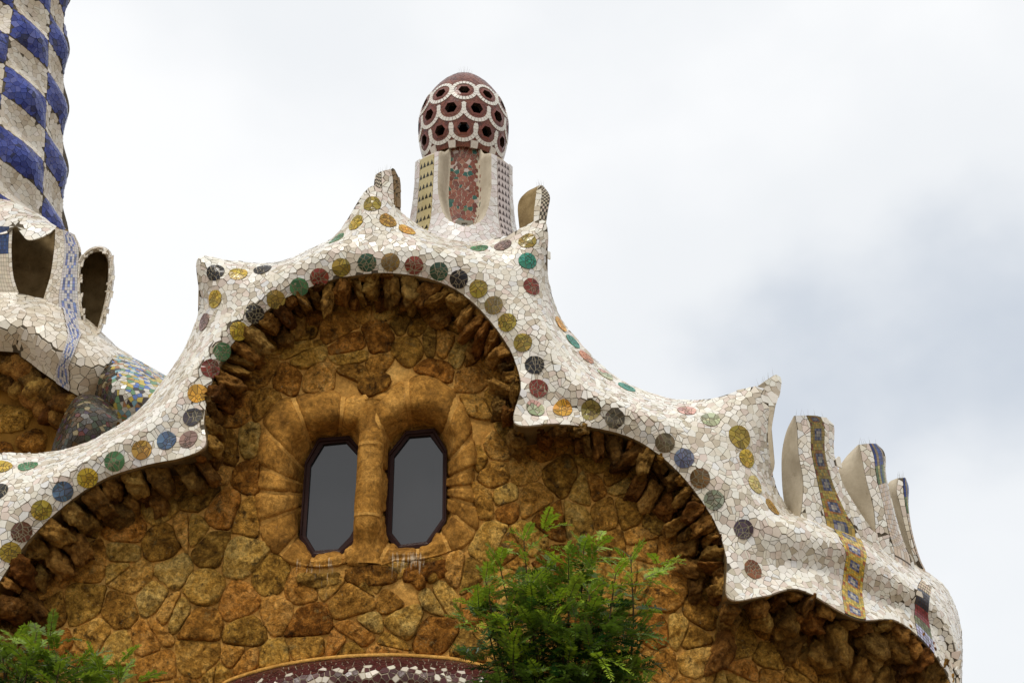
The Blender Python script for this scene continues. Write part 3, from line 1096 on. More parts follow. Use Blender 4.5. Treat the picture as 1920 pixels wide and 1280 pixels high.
for pl_ in ([(690, 705), (728, 698), (736, 716), (714, 738), (690, 746), (672, 734), (670, 716)], [(648, 1066), (692, 1060), (746, 1064), (742, 1094), (690, 1100), (645, 1090)],
            [(560, 1072), (600, 1076), (640, 1070), (636, 1096), (590, 1104), (556, 1094)], [(756, 1062), (800, 1056), (845, 1046), (850, 1076), (800, 1092), (754, 1090)]):
    p3_ = np.array([P(x, y, 0.0) for x, y in pl_]); c3_ = p3_.mean(0)
    v, f = wall_stone(c3_, np.array([0, -1.0, 0]), np.array([1.0, 0, 0]), np.array([0, 0, 1.0]), [(q[0] - c3_[0], q[2] - c3_[2]) for q in p3_], 0.075, rs)
    mesh_obj('stone', v, f, 'stone', wall, smooth=True)
o = rest.build('small_stones', 'stone', wall, smooth=True)
if o: o['kind'] = 'stuff'

# ------------------------------------------------------------------ window surrounds, windows, column
for wi, w in enumerate(WIN):
    surround = empty('window_surround', P(*w['cen'], 0.1), house)
    n = 90
    prof_s = [0.0, 0.10, 0.26, 0.48, 0.70, 0.88, 1.0, 1.05]
    G = []
    angs = [2 * math.pi * i / n for i in range(n)]
    outp = [tuple(q) for q in outs[wi][::2]]
    for a in angs:
        pi_ = ray_poly(w['cen'], a, w['frame'])
        po = ray_poly(w['cen'], a, outp)
        up = 0.5 - 0.5 * math.sin(a)              # 1 at the top, 0 at the bottom
        side = 1 - sstep(30, 60, math.hypot(po[0] - pi_[0], po[1] - pi_[1]))
        roll = lerp(0.03, 0.12, sstep(0.12, 0.6, up)) * (1 - 0.75 * side)
        dep = [0.42, 0.36, 0.12, -roll * 0.72, -roll, -roll * 0.72, -0.01, 0.08]
        if up < 0.15: dep[1:3] = [0.30, 0.10]
        G.append([P(lerp(pi_[0], po[0], s), lerp(pi_[1], po[1], s), d_) for s, d_ in zip(prof_s, dep)])
    G = np.array([catmull(r_, 4) for r_ in G])
    nv = G.shape[1]
    N_ = grid_normals(np.concatenate([G[-1:], G, G[:1]]), CAM)[1:-1]
    fl = not outward(G, N_)
    # mortar core, slightly behind the dressed blocks
    core = G - N_ * 0.016
    mesh_obj('mortar_joint', core.reshape(-1, 3), grid_faces(n, nv, fl, closed_a=True), 'mortar', surround, smooth=True)
    js = sorted([(j_ % 360) for j_ in w['joints']])
    srs = np.random.RandomState(3 + wi)
    for q in range(len(js)):
        a0, a1 = js[q] + 0.55, js[(q + 1) % len(js)] - 0.55
        if a1 < a0: a1 += 360
        m = max(8, int((a1 - a0) / 2.2))
        H = []
        so = srs.rand(3) * 30
        for k in range(m + 1):
            aa = (lerp(a0, a1, k / m) % 360) / 360 * n
            i0 = int(aa) % n; fr = aa - int(aa)
            row = G[i0] * (1 - fr) + G[(i0 + 1) % n] * fr
            rn = N_[i0] * (1 - fr) + N_[(i0 + 1) % n] * fr
            e = min(k, m - k)
            lift = (-0.03 if e == 0 else 0.012 if e == 1 else 0.020)
            pts_ = []
            for j_ in range(nv):
                ee = min(j_, nv - 1 - j_)
                l2 = lift if ee > 0 else min(lift, -0.02)
                nz = noise.noise(Vector(row[j_] * 3.0) + Vector(so)) * 0.038 + noise.noise(Vector(row[j_] * 8.0) + Vector(so)) * 0.020 + noise.noise(Vector(row[j_] * 19.0) + Vector(so)) * 0.010
                pts_.append(row[j_] + rn[j_] * (l2 + (nz if e > 0 else 0)))
            H.append(pts_)
        H = np.array(H)
        mesh_obj('surround_stone', H.reshape(-1, 3), grid_faces(m + 1, nv, fl), 'dressed_stone', surround, smooth=True)
    # window: frame ring + pane
    win = empty('window', P(*w['cen'], 0.38), house)
    fo, gi = w['frame'], w['glass']
    m = len(fo)
    cen = w['cen']
    sc = lambda pl, s: [(cen[0] + (x - cen[0]) * s, cen[1] + (y - cen[1]) * s) for x, y in pl]
    loops = [[P(x, y, 0.46) for x, y in sc(fo, 1.03)], [P(x, y, 0.30) for x, y in sc(fo, 1.03)], [P(x, y, 0.295) for x, y in sc(fo, 0.975)],
             [P(x, y, 0.33) for x, y in sc(fo, 0.955)], [P(x, y, 0.335) for x, y in sc(gi, 1.02)], [P(x, y, 0.40) for x, y in sc(gi, 1.0)]]
    v = [p_ for lp in loops for p_ in lp]
    f = []
    for k in range(len(loops) - 1):
        for i in range(m):
            f.append((k * m + i, (k + 1) * m + i, (k + 1) * m + (i + 1) % m, k * m + (i + 1) % m))
    mesh_obj('frame', v, f, 'frame_wood', win)
    gp = [P(x, y, 0.385) for x, y in sc(gi, 1.04)]
    gp2 = [p_ + np.array([0, 0.012, 0]) for p_ in gp]
    mesh_obj('pane', gp + gp2, [tuple(range(m)), tuple(range(m, 2 * m))[::-1]] + [(i, m + i, m + (i + 1) % m, (i + 1) % m) for i in range(m)], 'window_glass', win)
    bk = [p_ + np.array([0, 0.30, 0]) for p_ in [P(x, y, 0.46) for x, y in sc(fo, 1.05)]]
    ft = [P(x, y, 0.45) for x, y in sc(fo, 1.05)]
    mesh_obj('inner_room', ft + bk, [tuple(range(m, 2 * m))] + [(i, m + i, m + (i + 1) % m, (i + 1) % m) for i in range(m)], 'cavity', win)

column = empty('window_column', P(692, 970, -0.05), house)
def drum(y0, y1, r0, r1, bell0=0.0, bell1=0.0, name='column_drum', seed=0, back0=0.0, back1=0.0, mat='dressed_stone'):
    a, b = P(697.5 - (y0 - 800) * 0.052, y0, -0.02), P(697.5 - (y1 - 800) * 0.052, y1, -0.02)
    n, m = 28, 14
    v, f = [], []
    for k in range(m + 1):
        t = k / m
        c = a + (b - a) * t + np.array([0, back0 * (1 - sstep(0, 0.9, t)) + back1 * sstep(0.1, 1, t), 0])
        e = min(k, m - k)
        rr = lerp(r0, r1, t) + bell0 * (1 - sstep(0, 0.55, t)) + bell1 * sstep(0.35, 1, t) - (0.006 if e == 0 else 0.0)
        for i in range(n):
            th = 2 * math.pi * i / n
            d_ = np.array([math.cos(th), math.sin(th) * 0.95, 0])
            nz = noise.noise(Vector((d_[0] * 2 + seed, d_[1] * 2, c[2] * 4))) * 0.008
            v.append(c + d_ * (rr + nz))
    f = []
    for k in range(m):
        for i in range(n):
            f.append((k * n + i, k * n + (i + 1) % n, (k + 1) * n + (i + 1) % n, (k + 1) * n + i))
    f.append(tuple(range(n))); f.append(tuple(range(m * n, m * n + n))[::-1])
    f = [q[::-1] for q in f]
    return mesh_obj(name, v, f, mat, column, smooth=True)
drum(968, 836.5, 0.172, 0.168, seed=3)
drum(971, 966, 0.172, 0.172, seed=3, name='mortar_joint', mat='mortar')
drum(839, 833, 0.170, 0.170, seed=3, name='mortar_joint', mat='mortar')
drum(835, 752, 0.166, 0.166, bell1=0.17, seed=9, name='column_capital', back1=0.22)
drum(1056, 969.5, 0.176, 0.172, bell0=0.16, seed=14, name='column_base', back0=0.26)

# ------------------------------------------------------------------ corbel stones under the rim
corn = mesh_obj('cornice_bed', np.concatenate([np.array([[p_ for p_ in r_] for r_ in LIP[:, 1:]])]).reshape(-1, 3), grid_faces(NU, 2, not flipR), 'mortar', house)
crs = np.random.RandomState(9)
def corbels(k0, k1, wpx_, lpx, off, ymid, dep, jitw=0.3, skip=0.0):
    u = k0 * SUBU
    while u < k1 * SUBU:
        w_ = wpx_ * (1 + (crs.rand() - 0.5) * 2 * jitw)
        # advance along the inner edge
        u0 = u
        acc_ = 0
        while u < k1 * SUBU and acc_ < w_:
            i = int(u)
            acc_ += np.linalg.norm(cI[min(i + 1, NU - 1)] - cI[i]) * 0.25
            u += 0.25
        um = (u0 + u) / 2
        i = int(um)
        fr = um - i
        c = cI[i] * (1 - fr) + cI[min(i + 1, NU - 1)] * fr
        dirn = cI[i] - cM[i]; dirn = dirn / (np.linalg.norm(dirn) + 1e-6)
        tang = cI[min(i + 2, NU - 1)] - cI[max(i - 2, 0)]; tang = tang / (np.linalg.norm(tang) + 1e-6)
        nrm_ = np.array([-tang[1], tang[0]])
        if nrm_ @ dirn < 0: nrm_ = -nrm_
        dirn = nrm_ * 0.8 + dirn * 0.2; dirn /= np.linalg.norm(dirn)
        L = lpx * (1 + (crs.rand() - 0.5) * 0.9)
        if crs.rand() < skip: continue
        cc = c + dirn * (off + L * 0.42)
        yy = ymid + (crs.rand() - 0.5) * 0.12
        pc = P(cc[0], cc[1], yy)
        pt = P(cc[0] + tang[0] * 10, cc[1] + tang[1] * 10, yy)
        pr = P(cc[0] + dirn[0] * 10, cc[1] + dirn[1] * 10, yy)
        ex = pt - pc; s1 = np.linalg.norm(ex) / 10; ex /= np.linalg.norm(ex)
        ey = pr - pc; s2 = np.linalg.norm(ey) / 10; ey -= ex * (ex @ ey); ey /= np.linalg.norm(ey)
        ez = np.cross(ex, ey)
        # a little tumble
        an = (crs.rand() - 0.5) * 0.95
        ex, ey = ex * math.cos(an) + ey * math.sin(an), -ex * math.sin(an) + ey * math.cos(an)
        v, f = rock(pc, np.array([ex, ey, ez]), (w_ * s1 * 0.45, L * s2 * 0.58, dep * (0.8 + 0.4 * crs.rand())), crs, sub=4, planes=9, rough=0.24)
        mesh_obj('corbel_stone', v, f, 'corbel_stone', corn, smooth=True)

corbels(0.2, 6.6, 40, 56, 0, -0.34, 0.22, 0.4)
corbels(0.6, 5.2, 46, 48, 46, -0.10, 0.18, 0.4)
corbels(6.3, 8.8, 28, 26, 0, -0.50, 0.18, 0.4)
corbels(6.3, 8.8, 30, 30, 14, -0.26, 0.24, 0.4)
corbels(8.6, 24.2, 29, 48, 0, -0.34, 0.22, 0.5)
corbels(8.6, 24.2, 26, 20, -4, -0.42, 0.12, 0.4, 0.35)
corbels(8.6, 24.2, 34, 26, 42, -0.08, 0.12, 0.4, 0.6)
corbels(24.0, 26.8, 34, 24, 0, -0.50, 0.20, 0.4)
corbels(24.0, 26.8, 38, 30, 16, -0.28, 0.24, 0.4)
corbels(26.2, 28.6, 27, 52, 0, -0.32, 0.22, 0.5)
corbels(28.6, 33.9, 30, 44, 0, -0.34, 0.24, 0.5)
corbels(28.6, 33.9, 30, 26, -4, -0.42, 0.14, 0.4, 0.3)
corbels(29.0, 33.9, 42, 44, 48, -0.10, 0.20, 0.4, 0.15)
corbels(33.9, 41, 32, 34, 2, -0.52, 0.18, 0.4)
corbels(33.9, 41, 44, 48, 30, -0.30, 0.22, 0.4, 0.1)
corbels(33.9, 40.5, 54, 52, 74, -0.05, 0.24, 0.3, 0.3)

# ------------------------------------------------------------------ fins (ventilation hoods) on the roof
def fin(FL, FR, BLo, yf, yb, parent, strip=None, side_mat='cement', palette=WHITES, seed=0, bend=True, right_mat='cement', spikes=True, name='roof_fin', down=0.5, upto=1.0, core_mat='grout'):
    """slab from photographed outlines: front face between FL and FR at depth yf, left flank from FL back to BLo at depth yb"""
    root = empty(name, P(*FL[-1], yf, bend), parent)
    m = 5
    a = np.array([P(x, y, yf, bend) for x, y in catmull(FL, m)])
    b = np.array([P(x, y, yf, bend) for x, y in catmull(FR, m)])
    c = np.array([P(x, y, yb, bend) for x, y in catmull(BLo, m)])
    n = min(len(a), len(b), len(c))
    rsmp = lambda q: np.stack([np.interp(np.linspace(0, len(q) - 1, n), np.arange(len(q)), q[:, kk]) for kk in range(3)], 1)
    a, b, c = rsmp(a), rsmp(b), rsmp(c)
    wdt = (b - a)
    d = c + wdt * 0.92
    ext = np.array([0, 0, -down])
    a, b, c, d = [np.concatenate([q, q[-1:] + ext]) for q in (a, b, c, d)]
    n += 1
    nb_ = 7
    # front bows slightly
    G = np.zeros((n, nb_, 3))
    dn = np.cross(b[n // 2] - a[n // 2], a[-1] - a[0]); dn /= np.linalg.norm(dn)
    if dn @ (CAM - a[0]) < 0: dn = -dn
    for i in range(n):
        for j in range(nb_):
            t = j / (nb_ - 1)
            G[i, j] = a[i] + (b[i] - a[i]) * t + dn * 0.05 * math.sin(math.pi * t)
    N_ = grid_normals(G, CAM)
    fl = not outward(G, N_)
    core = Acc()
    core.add(list(G.reshape(-1, 3)), grid_faces(n, nb_, fl), mi=0)
    def sheet(p, q, mi, fp):
        v = [x for pair in zip(p, q) for x in pair]
        f = grid_faces(len(p), 2, fp)
        core.add(v, f, mi=mi)
    def wide(p, q, nm, mt):
        g_ = np.array([[lerp(p[i_], q[i_], t_) for t_ in np.linspace(0, 1, 7)] for i_ in range(len(p))])
        mesh_obj(nm, g_.reshape(-1, 3), grid_faces(len(p), 7, fl), mt, root, smooth=True)
    wide(c, a, 'fin_side', side_mat)
    wide(b, d, 'fin_side', right_mat)
    wide(d, c, 'fin_back', right_mat)
    top = [a[0], b[0], d[0], c[0]]
    core.add(top, [(0, 1, 2, 3)], mi=0)
    core.build('fin_body', [core_mat, side_mat, right_mat], root)
    r_ = np.random.RandomState(seed)
    bnd = [G[:, 0], G[:, -1], catmull(G[0], 3)]
    kp = None
    if strip:
        s0, s1, colr, nbt, nat = strip
        j0, j1 = s0 * (nb_ - 1), s1 * (nb_ - 1)
        SG, SN = [], []
        for i in range(n):
            row, rn = [], []
            for k in range(4):
                jj = lerp(j0, j1, k / 3); q = min(int(jj), nb_ - 2); fr = jj - q
                row.append(G[i, q] * (1 - fr) + G[i, q + 1] * fr); rn.append(N_[i, q])
            SG.append(row); SN.append(rn)
        SG, SN = np.array(SG), np.array(SN)
        ribbon('patterned_strip', SG, SN, nat, nbt, colr, root)
        bnd += [SG[:, 0], SG[:, -1]]
        kp = lambda p, uv: not (j0 < uv[1] < j1)
    if upto < 1:
        kp = lambda p, uv: uv[0] < upto * n
    mosaic_obj('fin_tiles', mosaic(G, N_, 0.075, 0.007, palette, r_, [catmull(q, 2) for q in bnd], (), kp, split=0.2, tilt=0.08, fill=9), root)
    # top edge tiles
    if spikes:
        sp = Acc()
        for k in range(7):
            t = (k + 0.5) / 7
            base = lerp(a[0], d[0], t) if k % 2 else lerp(c[0], b[0], t)
            tip = base + np.array([(r_.rand() - .5) * 0.06, (r_.rand() - .5) * 0.06, 0.10 + 0.04 * r_.rand()])
            e = 0.0025
            v = [base + [e, 0, 0], base + [-e, e, 0], base + [-e, -e, 0], tip]
            sp.add(v, [(0, 1, 3), (1, 2, 3), (2, 0, 3)])
        sp.build('bird_spikes', 'wire', root)['kind'] = 'stuff'
    return root

f1 = fin([(1490, 779), (1494, 800), (1497, 850), (1505, 900), (1504, 940), (1500, 970)], [(1548, 783), (1563, 800), (1564, 850), (1580, 905), (1612, 960), (1645, 1005)],
         [(1488, 780), (1474, 810), (1466, 850), (1466, 900), (1470, 940), (1478, 968)], -0.30, 0.22, house,
         strip=(0.30, 0.66, lambda i, j: tuple(v_ * (0.45 if i < 30 else 0.8) for v_ in rosette(i, j)), 8, 46), seed=2)
def blue_mix(i, j):
    t = i / 34
    if t < 0.28: return jit([(0.02, 0.045, 0.20), (0.05, 0.10, 0.30), (0.25, 0.2, 0.12)][(i * 3 + j * 5) % 3], prs, 0.3)
    if t < 0.42: return jit([(0.10, 0.16, 0.08), (0.4, 0.36, 0.15), (0.06, 0.1, 0.2)][(i * 3 + j) % 3], prs, 0.3)
    return jit([(0.62, 0.5, 0.4), (0.62, 0.56, 0.5), (0.58, 0.46, 0.34)][(i + j) % 3], prs, 0.1)
f2 = fin([(1611, 833), (1616, 860), (1624, 900), (1637, 950), (1641, 990), (1643, 1012)], [(1645, 833), (1659, 850), (1661, 890), (1672, 940), (1692, 1010), (1712, 1050)],
         [(1608, 834), (1585, 858), (1571, 885), (1578, 925), (1598, 965), (1622, 1003)], -0.15, 0.35, house,
         strip=(0.38, 0.86, blue_mix, 5, 34), seed=4)
f3 = fin([(1684, 896), (1681, 920), (1688, 950), (1700, 1000), (1713, 1045), (1722, 1062)], [(1697, 898), (1703, 915), (1702, 950), (1708, 1000), (1722, 1048), (1734, 1075)],
         [(1682, 896), (1666, 905), (1663, 930), (1672, 970), (1690, 1015), (1706, 1050)], 0.10, 0.55, house,
         strip=(0.35, 0.95, blue_mix, 4, 34), seed=6)
def black_lat(i, j):
    return jit((0.05, 0.04, 0.03) if (i + j) % 2 else (0.55, 0.48, 0.36), prs, 0.2)
# behind the big horn on the right only its tip shows
fin([(1424, 722), (1432, 735), (1436, 780), (1440, 830)], [(1452, 703), (1463, 708), (1461, 730), (1445, 790)],
    [(1420, 724), (1426, 740), (1430, 780), (1434, 830)], 0.35, 0.8, house, side_mat='cement', seed=8, upto=0.42, core_mat='cement')
# beside the chimney
fin([(703, 330), (701, 350), (703, 372), (706, 400)], [(733, 318), (736, 330), (738, 360), (739, 400)],
    [(704, 328), (702, 350), (704, 372), (707, 400)], 1.5, 1.9, house, strip=(0.1, 0.42, black_lat, 4, 20), side_mat='brown_cement', right_mat='brown_cement', seed=10)
fin([(733, 318), (736, 330), (738, 360), (739, 400)], [(741, 319), (750, 340), (751, 368), (750, 400)],
    [(732, 318), (735, 330), (737, 360), (738, 400)], 1.52, 1.9, house, palette=[((0.20, 0.13, 0.06), 1)], side_mat='brown_cement', right_mat='brown_cement', seed=12, spikes=False, name='hood_flank')
fin([(1009, 349), (1005, 370), (1002, 395), (1000, 440)], [(1020, 352), (1031, 368), (1028, 392), (1020, 440)],
    [(1006, 350), (985, 362), (971, 385), (975, 440)], 1.3, 1.75, house, strip=(0.45, 0.95, black_lat, 4, 22), side_mat='brown_cement', right_mat='brown_cement', seed=14)

# ------------------------------------------------------------------ mushroom chimney
YC = 2.6
Cz = lambda y: P(868, y, YC)[2]
CX, CY = P(868, 300, YC)[0], YC
chim = empty('chimney', (CX, CY, Cz(520)), house)
ZM = Cz(240); BUP, BLOW, RA = 1.06, 1.30, 0.765
ZB = ZM - 0.77
def dome_r(z):
    b = BUP if z > ZM else BLOW
    q = abs(z - ZM) / b
    return RA * math.sqrt(max(0.0, 1 - q * q)) * (1 - (0.24 * q * q if z > ZM else 0.0))
def dome_pt(th, z, lift=0.0):
    r_ = dome_r(z) + lift
    return np.array([CX + math.sin(th) * r_, CY - math.cos(th) * r_, z])
def dome_n(th, z):
    e = 1e-3
    p = dome_pt(th, z)
    a = dome_pt(th + e, z) - p
    b = dome_pt(th, min(z + e, ZM + BUP - 1e-4)) - p
    n_ = np.cross(a, b); n_ /= np.linalg.norm(n_) + 1e-12
    if n_ @ (p - np.array([CX, CY, ZM])) < 0: n_ = -n_
    return n_
NC = 11
rows = [(ZM + 0.27, 0.0, 0.188, 0.098), (ZM - 0.09, 0.5, 0.205, 0.106), (ZM - 0.46, 0.0, 0.200, 0.100)]
TH0 = math.radians(2.5)
holes = []
for (z, ph, rr, hr) in rows:
    for k in range(NC):
        th = TH0 + 2 * math.pi * (k + ph) / NC
        holes.append((th, z, rr, hr))
hc = [dome_pt(th, z) for th, z, _, _ in holes]
# shell with openings
nt_, nz_ = 264, 110
V, okd = [], []
zz = [ZB + (ZM + BUP - 0.0005 - ZB) * (1 - (1 - k / (nz_ - 1)) ** 1.5) for k in range(nz_)]
for i in range(nt_):
    for k in range(nz_):
        V.append(dome_pt(2 * math.pi * i / nt_, zz[k]))
V = np.array(V)
inhole = np.zeros(len(V), bool)
for (th, z, rr, hr), c in zip(holes, hc):
    inhole |= ((V - c) ** 2).sum(1) < (hr * 1.08) ** 2
fd = [f[::-1] for f in grid_faces(nt_, nz_, False, closed_a=True) if not any(inhole[list(f)])]
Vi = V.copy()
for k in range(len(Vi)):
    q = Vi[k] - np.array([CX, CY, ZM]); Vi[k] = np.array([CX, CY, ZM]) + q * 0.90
A = Acc()
A.add(list(V), [f[::-1] for f in fd], mi=0)
dome = A.build('dome', 'pink_grout', chim, smooth=True)
A = Acc(); A.add(list(Vi), fd, mi=0)
A.build('dome_lining', 'cavity', chim, smooth=True)
rim0 = [dome_pt(2 * math.pi * i / nt_, ZB) for i in range(nt_)]
rim1 = [np.array([CX, CY, ZM]) + (p_ - np.array([CX, CY, ZM])) * 0.90 for p_ in rim0]
A = Acc(); A.add(rim0 + rim1, [(i, (i + 1) % nt_, nt_ + (i + 1) % nt_, nt_ + i) for i in range(nt_)], (0.12, 0.045, 0.03)); A.build('dome_edge', 'dark_glaze', chim)
# red-brown tiles of the dome
DG = np.array([[dome_pt(2 * math.pi * i / 120, zz[k]) for k in range(0, nz_ - 6, 3)] for i in range(121)])
DN = np.array([[dome_n(2 * math.pi * i / 120, zz[k]) for k in range(0, nz_ - 6, 3)] for i in range(121)])
REDT = [((0.155, 0.050, 0.035), 0.5), ((0.20, 0.068, 0.045), 0.3), ((0.11, 0.038, 0.03), 0.2)]
rs = np.random.RandomState(41)
hcA = np.array(hc)
def keep_dome(p, uv):
    return (((hcA - p) ** 2).sum(1) > 0.13 ** 2).all()
mosaic_obj('dome_tiles', mosaic(DG, DN, 0.05, 0.005, REDT, rs, [DG[:, 0]], [(c, 0.125) for c in hc], keep_dome, h=0.004, split=0.2, tilt=0.06, fill=2.5), chim, 'dark_glaze')
# cap
capv = [dome_pt(2 * math.pi * i / 48, ZM + BUP * 0.955, 0.006) for i in range(48)] + [np.array([CX, CY, ZM + BUP + 0.008])]
A = Acc(); A.add(capv, [(i, (i + 1) % 48, 48) for i in range(48)], (0.15, 0.055, 0.042)); A.build('dome_cap', 'dark_glaze', chim)
# hexagonal eyes and white scale outlines
def local(th, z, a, b, lift):
    """offset a metres round, b metres up the dome"""
    zc = z
    slope = dome_n(th, z)
    dz = b * math.sqrt(max(0.05, 1 - slope[2] ** 2))
    z2 = min(max(zc + dz, ZB + 0.005), ZM + BUP - 0.01)
    r2 = max(0.25, dome_r(z2))
    th2 = th + a / r2
    return dome_pt(th2, z2) + dome_n(th2, z2) * lift
for (th, z, rr, hr), c in zip(holes, hc):
    fx = -math.cos(th)
    A = Acc()
    m = 6
    L = []
    for (s, li) in ((1.48, 0.000), (1.44, 0.010), (1.02, 0.012), (0.98, -0.09)):
        L.append([local(th, z, math.cos(math.pi / 3 * i) * hr * s, math.sin(math.pi / 3 * i) * hr * s, li) for i in range(m)])
    v = [p_ for lp in L for p_ in lp]
    f = []
    for k in range(3):
        for i in range(m):
            f.append((k * m + i, k * m + (i + 1) % m, (k + 1) * m + (i + 1) % m, (k + 1) * m + i))
    cc_ = [jit((0.17, 0.05, 0.035), rs, 0.2) for _ in range(6)]
    A.v = v; A.f = f; A.c = [cc_[q % 6] if q < 12 else (0.03, 0.015, 0.01) for q in range(18)]; A.m = [0] * 18
    A.build('eye', 'dark_glaze', chim)
    # scale outline in white pieces
    top_row = z > ZM + 0.1
    A = Acc()
    segs = 22 if top_row else 15
    a0, a1 = (math.radians(-245), math.radians(115)) if top_row else (math.radians(-205), math.radians(25))
    w_ = 0.062
    def path(t):
        ang = lerp(a0, a1, t)
        ra = rr * 1.06; rbn = rr * 1.06
        x, y = math.cos(ang) * ra, math.sin(ang) * rbn
        if not top_row and y > 0: x *= 1.04
        return x, y
    for k in range(segs):
        t0, t1_ = k / segs + 0.004, (k + 1) / segs - 0.004
        (x0, y0), (x1, y1) = path(t0), path(t1_)
        def off(x, y, s):
            L_ = math.hypot(x, y)
            return x * (1 + s / L_), y * (1 + s / L_)
        q = [off(x0, y0, -w_ / 2), off(x0, y0, w_ / 2), off(x1, y1, w_ / 2), off(x1, y1, -w_ / 2)]
        if any(z + yy * 0.95 < ZB + 0.01 for _, yy in q): continue
        v = [local(th, z, a, b, 0.016) for a, b in q] + [local(th, z, a, b, -0.005) for a, b in q]
        A.add(v, [(0, 1, 2, 3), (0, 4, 5, 1), (1, 5, 6, 2), (2, 6, 7, 3), (3, 7, 4, 0)], jit((0.76, 0.73, 0.66), rs, 0.06))
    A.build('scale_outline', 'glazed_tile', chim)
for k in range(NC):
    th = TH0 + 2 * math.pi * (k + 0.5) / NC
    L0 = [(-0.055, -0.07), (0.055, -0.07), (0.06, 0.045), (-0.06, 0.045)]
    zc = ZB + 0.06
    v = [dome_pt(th + a / 0.62, zc + b) + dome_n(th, zc) * 0.035 for a, b in L0] + [dome_pt(th + a / 0.62, zc + b) - dome_n(th, zc) * 0.03 for a, b in L0]
    mesh_obj('white_stud', v, [(0, 1, 2, 3), (0, 4, 5, 1), (1, 5, 6, 2), (2, 6, 7, 3), (3, 7, 4, 0), (7, 6, 5, 4)], 'glazed_tile', chim, cols=[(0.72, 0.66, 0.58)] * 6)
# bird spikes on the dome
A = Acc()
for k in range(16):
    th = 2 * math.pi * k / 16 + rs.rand() * 0.4
    zt = ZM + BUP * (0.985 + 0.012 * rs.rand())
    b = dome_pt(th, zt)
    tip = b + np.array([math.sin(th) * 0.07, -math.cos(th) * 0.07, 0.12 + 0.05 * rs.rand()])
    e = 0.003
    A.add([b + [e, 0, 0], b + [-e, e, 0], b + [-e, -e, 0], tip], [(0, 1, 3), (1, 2, 3), (2, 0, 3)])
A.build('bird_spikes', 'wire', chim)['kind'] = 'stuff'

# shaft: four white buttresses, four red tongues
ZT, ZBOT = Cz(334), Cz(570)
PIL = [math.radians(a) for a in (-40, 50, 140, 230)]
HT = ZT - ZBOT
def pil_d(th):
    return min(abs((th - p_ + math.pi) % (2 * math.pi) - math.pi) for p_ in PIL)
def shaft_r(th, h):
    """h 0 bottom .. 1 top of buttress"""
    base = 0.91 + 0.03 * sstep(0.9, 0.45, h) + 0.36 * sstep(0.60, 0.0, h) ** 1.3
    dt = min(abs((th - p_ - math.pi / 4 + math.pi) % (2 * math.pi) - math.pi) for p_ in PIL)
    rec = sstep(-math.radians(2.5), math.radians(1.0), tongue_w(h) - dt) if h > 0.37 else 0.0
    return base - 0.36 * rec * (0.40 + 0.60 * h), rec
def tongue_w(h):
    if h < 0.38: return 0.0
    w = math.radians(25)
    return w * math.sqrt(max(0.0, 1 - ((0.80 - h) / 0.42) ** 2)) if h < 0.80 else w
nt2, nh = 360, 90
SG, SREC = np.zeros((nt2, nh, 3)), np.zeros((nt2, nh))
for i in range(nt2):
    th = 2 * math.pi * i / nt2
    for k in range(nh):
        h = k / (nh - 4) if k < nh - 3 else 1.0
        r_, rec = shaft_r(th, min(h, 1))
        z = ZBOT + HT * min(h, 1)
        if k >= nh - 3:
            r_ -= 0.05 * (k - (nh - 4)) ** 1.4 * (1 - rec); z += (0.03, 0.035, 0.02)[k - nh + 3] + rec * 0.12 * (k - nh + 4)
        edge = (1 - rec) * (0.03 if k == nh - 4 else 0)
        SG[i, k] = (CX + math.sin(th) * (r_ - edge), CY - math.cos(th) * (r_ - edge), z)
        SREC[i, k] = rec
SN = grid_normals(np.concatenate([SG[-1:], SG, SG[:1]]))[1:-1]
if SN[0, 20][1] > 0: SN = -SN
mesh_obj('shaft', SG.reshape(-1, 3), grid_faces(nt2, nh, not outward(SG, SN), closed_a=True), 'cement', chim, smooth=True)
A = Acc()
cyl = [[np.array([CX + math.sin(2 * math.pi * i / 40) * 0.50, CY - math.cos(2 * math.pi * i / 40) * 0.50, z]) for z in (ZT - 0.3, ZB + 0.25)] for i in range(40)]
A.add([p_ for c in cyl for p_ in c], grid_faces(40, 2, True, closed_a=True)); A.build('inner_flue', 'brown_cement', chim)
SB = np.zeros_like(SG)
for i in range(nt2):
    th = 2 * math.pi * i / nt2
    for k in range(nh):
        h = min(k / (nh - 4), 1.0)
        r_ = 0.91 + 0.03 * sstep(0.9, 0.45, h) + 0.36 * sstep(0.60, 0.0, h) ** 1.3
        SB[i, k] = (CX + math.sin(th) * r_, CY - math.cos(th) * r_, ZBOT + HT * k / (nh - 4))
SNB = grid_normals(np.concatenate([SB[-1:], SB, SB[:1]]))[1:-1]
if SNB[0, 20][1] > 0: SNB = -SNB
def band_range(pc, hw):
    return lambda th: abs((th - pc + math.pi) % (2 * math.pi) - math.pi) < hw
bandL, bandR = PIL[0] + math.radians(2), PIL[1] - math.radians(0)
hwb = math.radians(9.5)
def keep_white(p, uv):
    th = 2 * math.pi * uv[0] / nt2
    if SREC[int(uv[0]) % nt2, int(uv[1])] > 0.04 or uv[1] > nh - 4.2: return False
    h_ = uv[1] / (nh - 4)
    if h_ > 0.36 and min(abs((th - p_ - math.pi / 4 + math.pi) % (2 * math.pi) - math.pi) for p_ in PIL) < tongue_w(h_) + math.radians(3.3): return False
    return not (band_range(bandL, hwb * 1.06)(th) or band_range(bandR, hwb * 1.06)(th))
def keep_red(p, uv):
    return SREC[int(uv[0]) % nt2, int(uv[1])] > 0.97 and abs(math.atan2(p[0] - CX, CY - p[1])) < 1.3
PINKW = [((0.74, 0.71, 0.68), 0.5), ((0.68, 0.60, 0.57), 0.3), ((0.60, 0.55, 0.50), 0.2)]
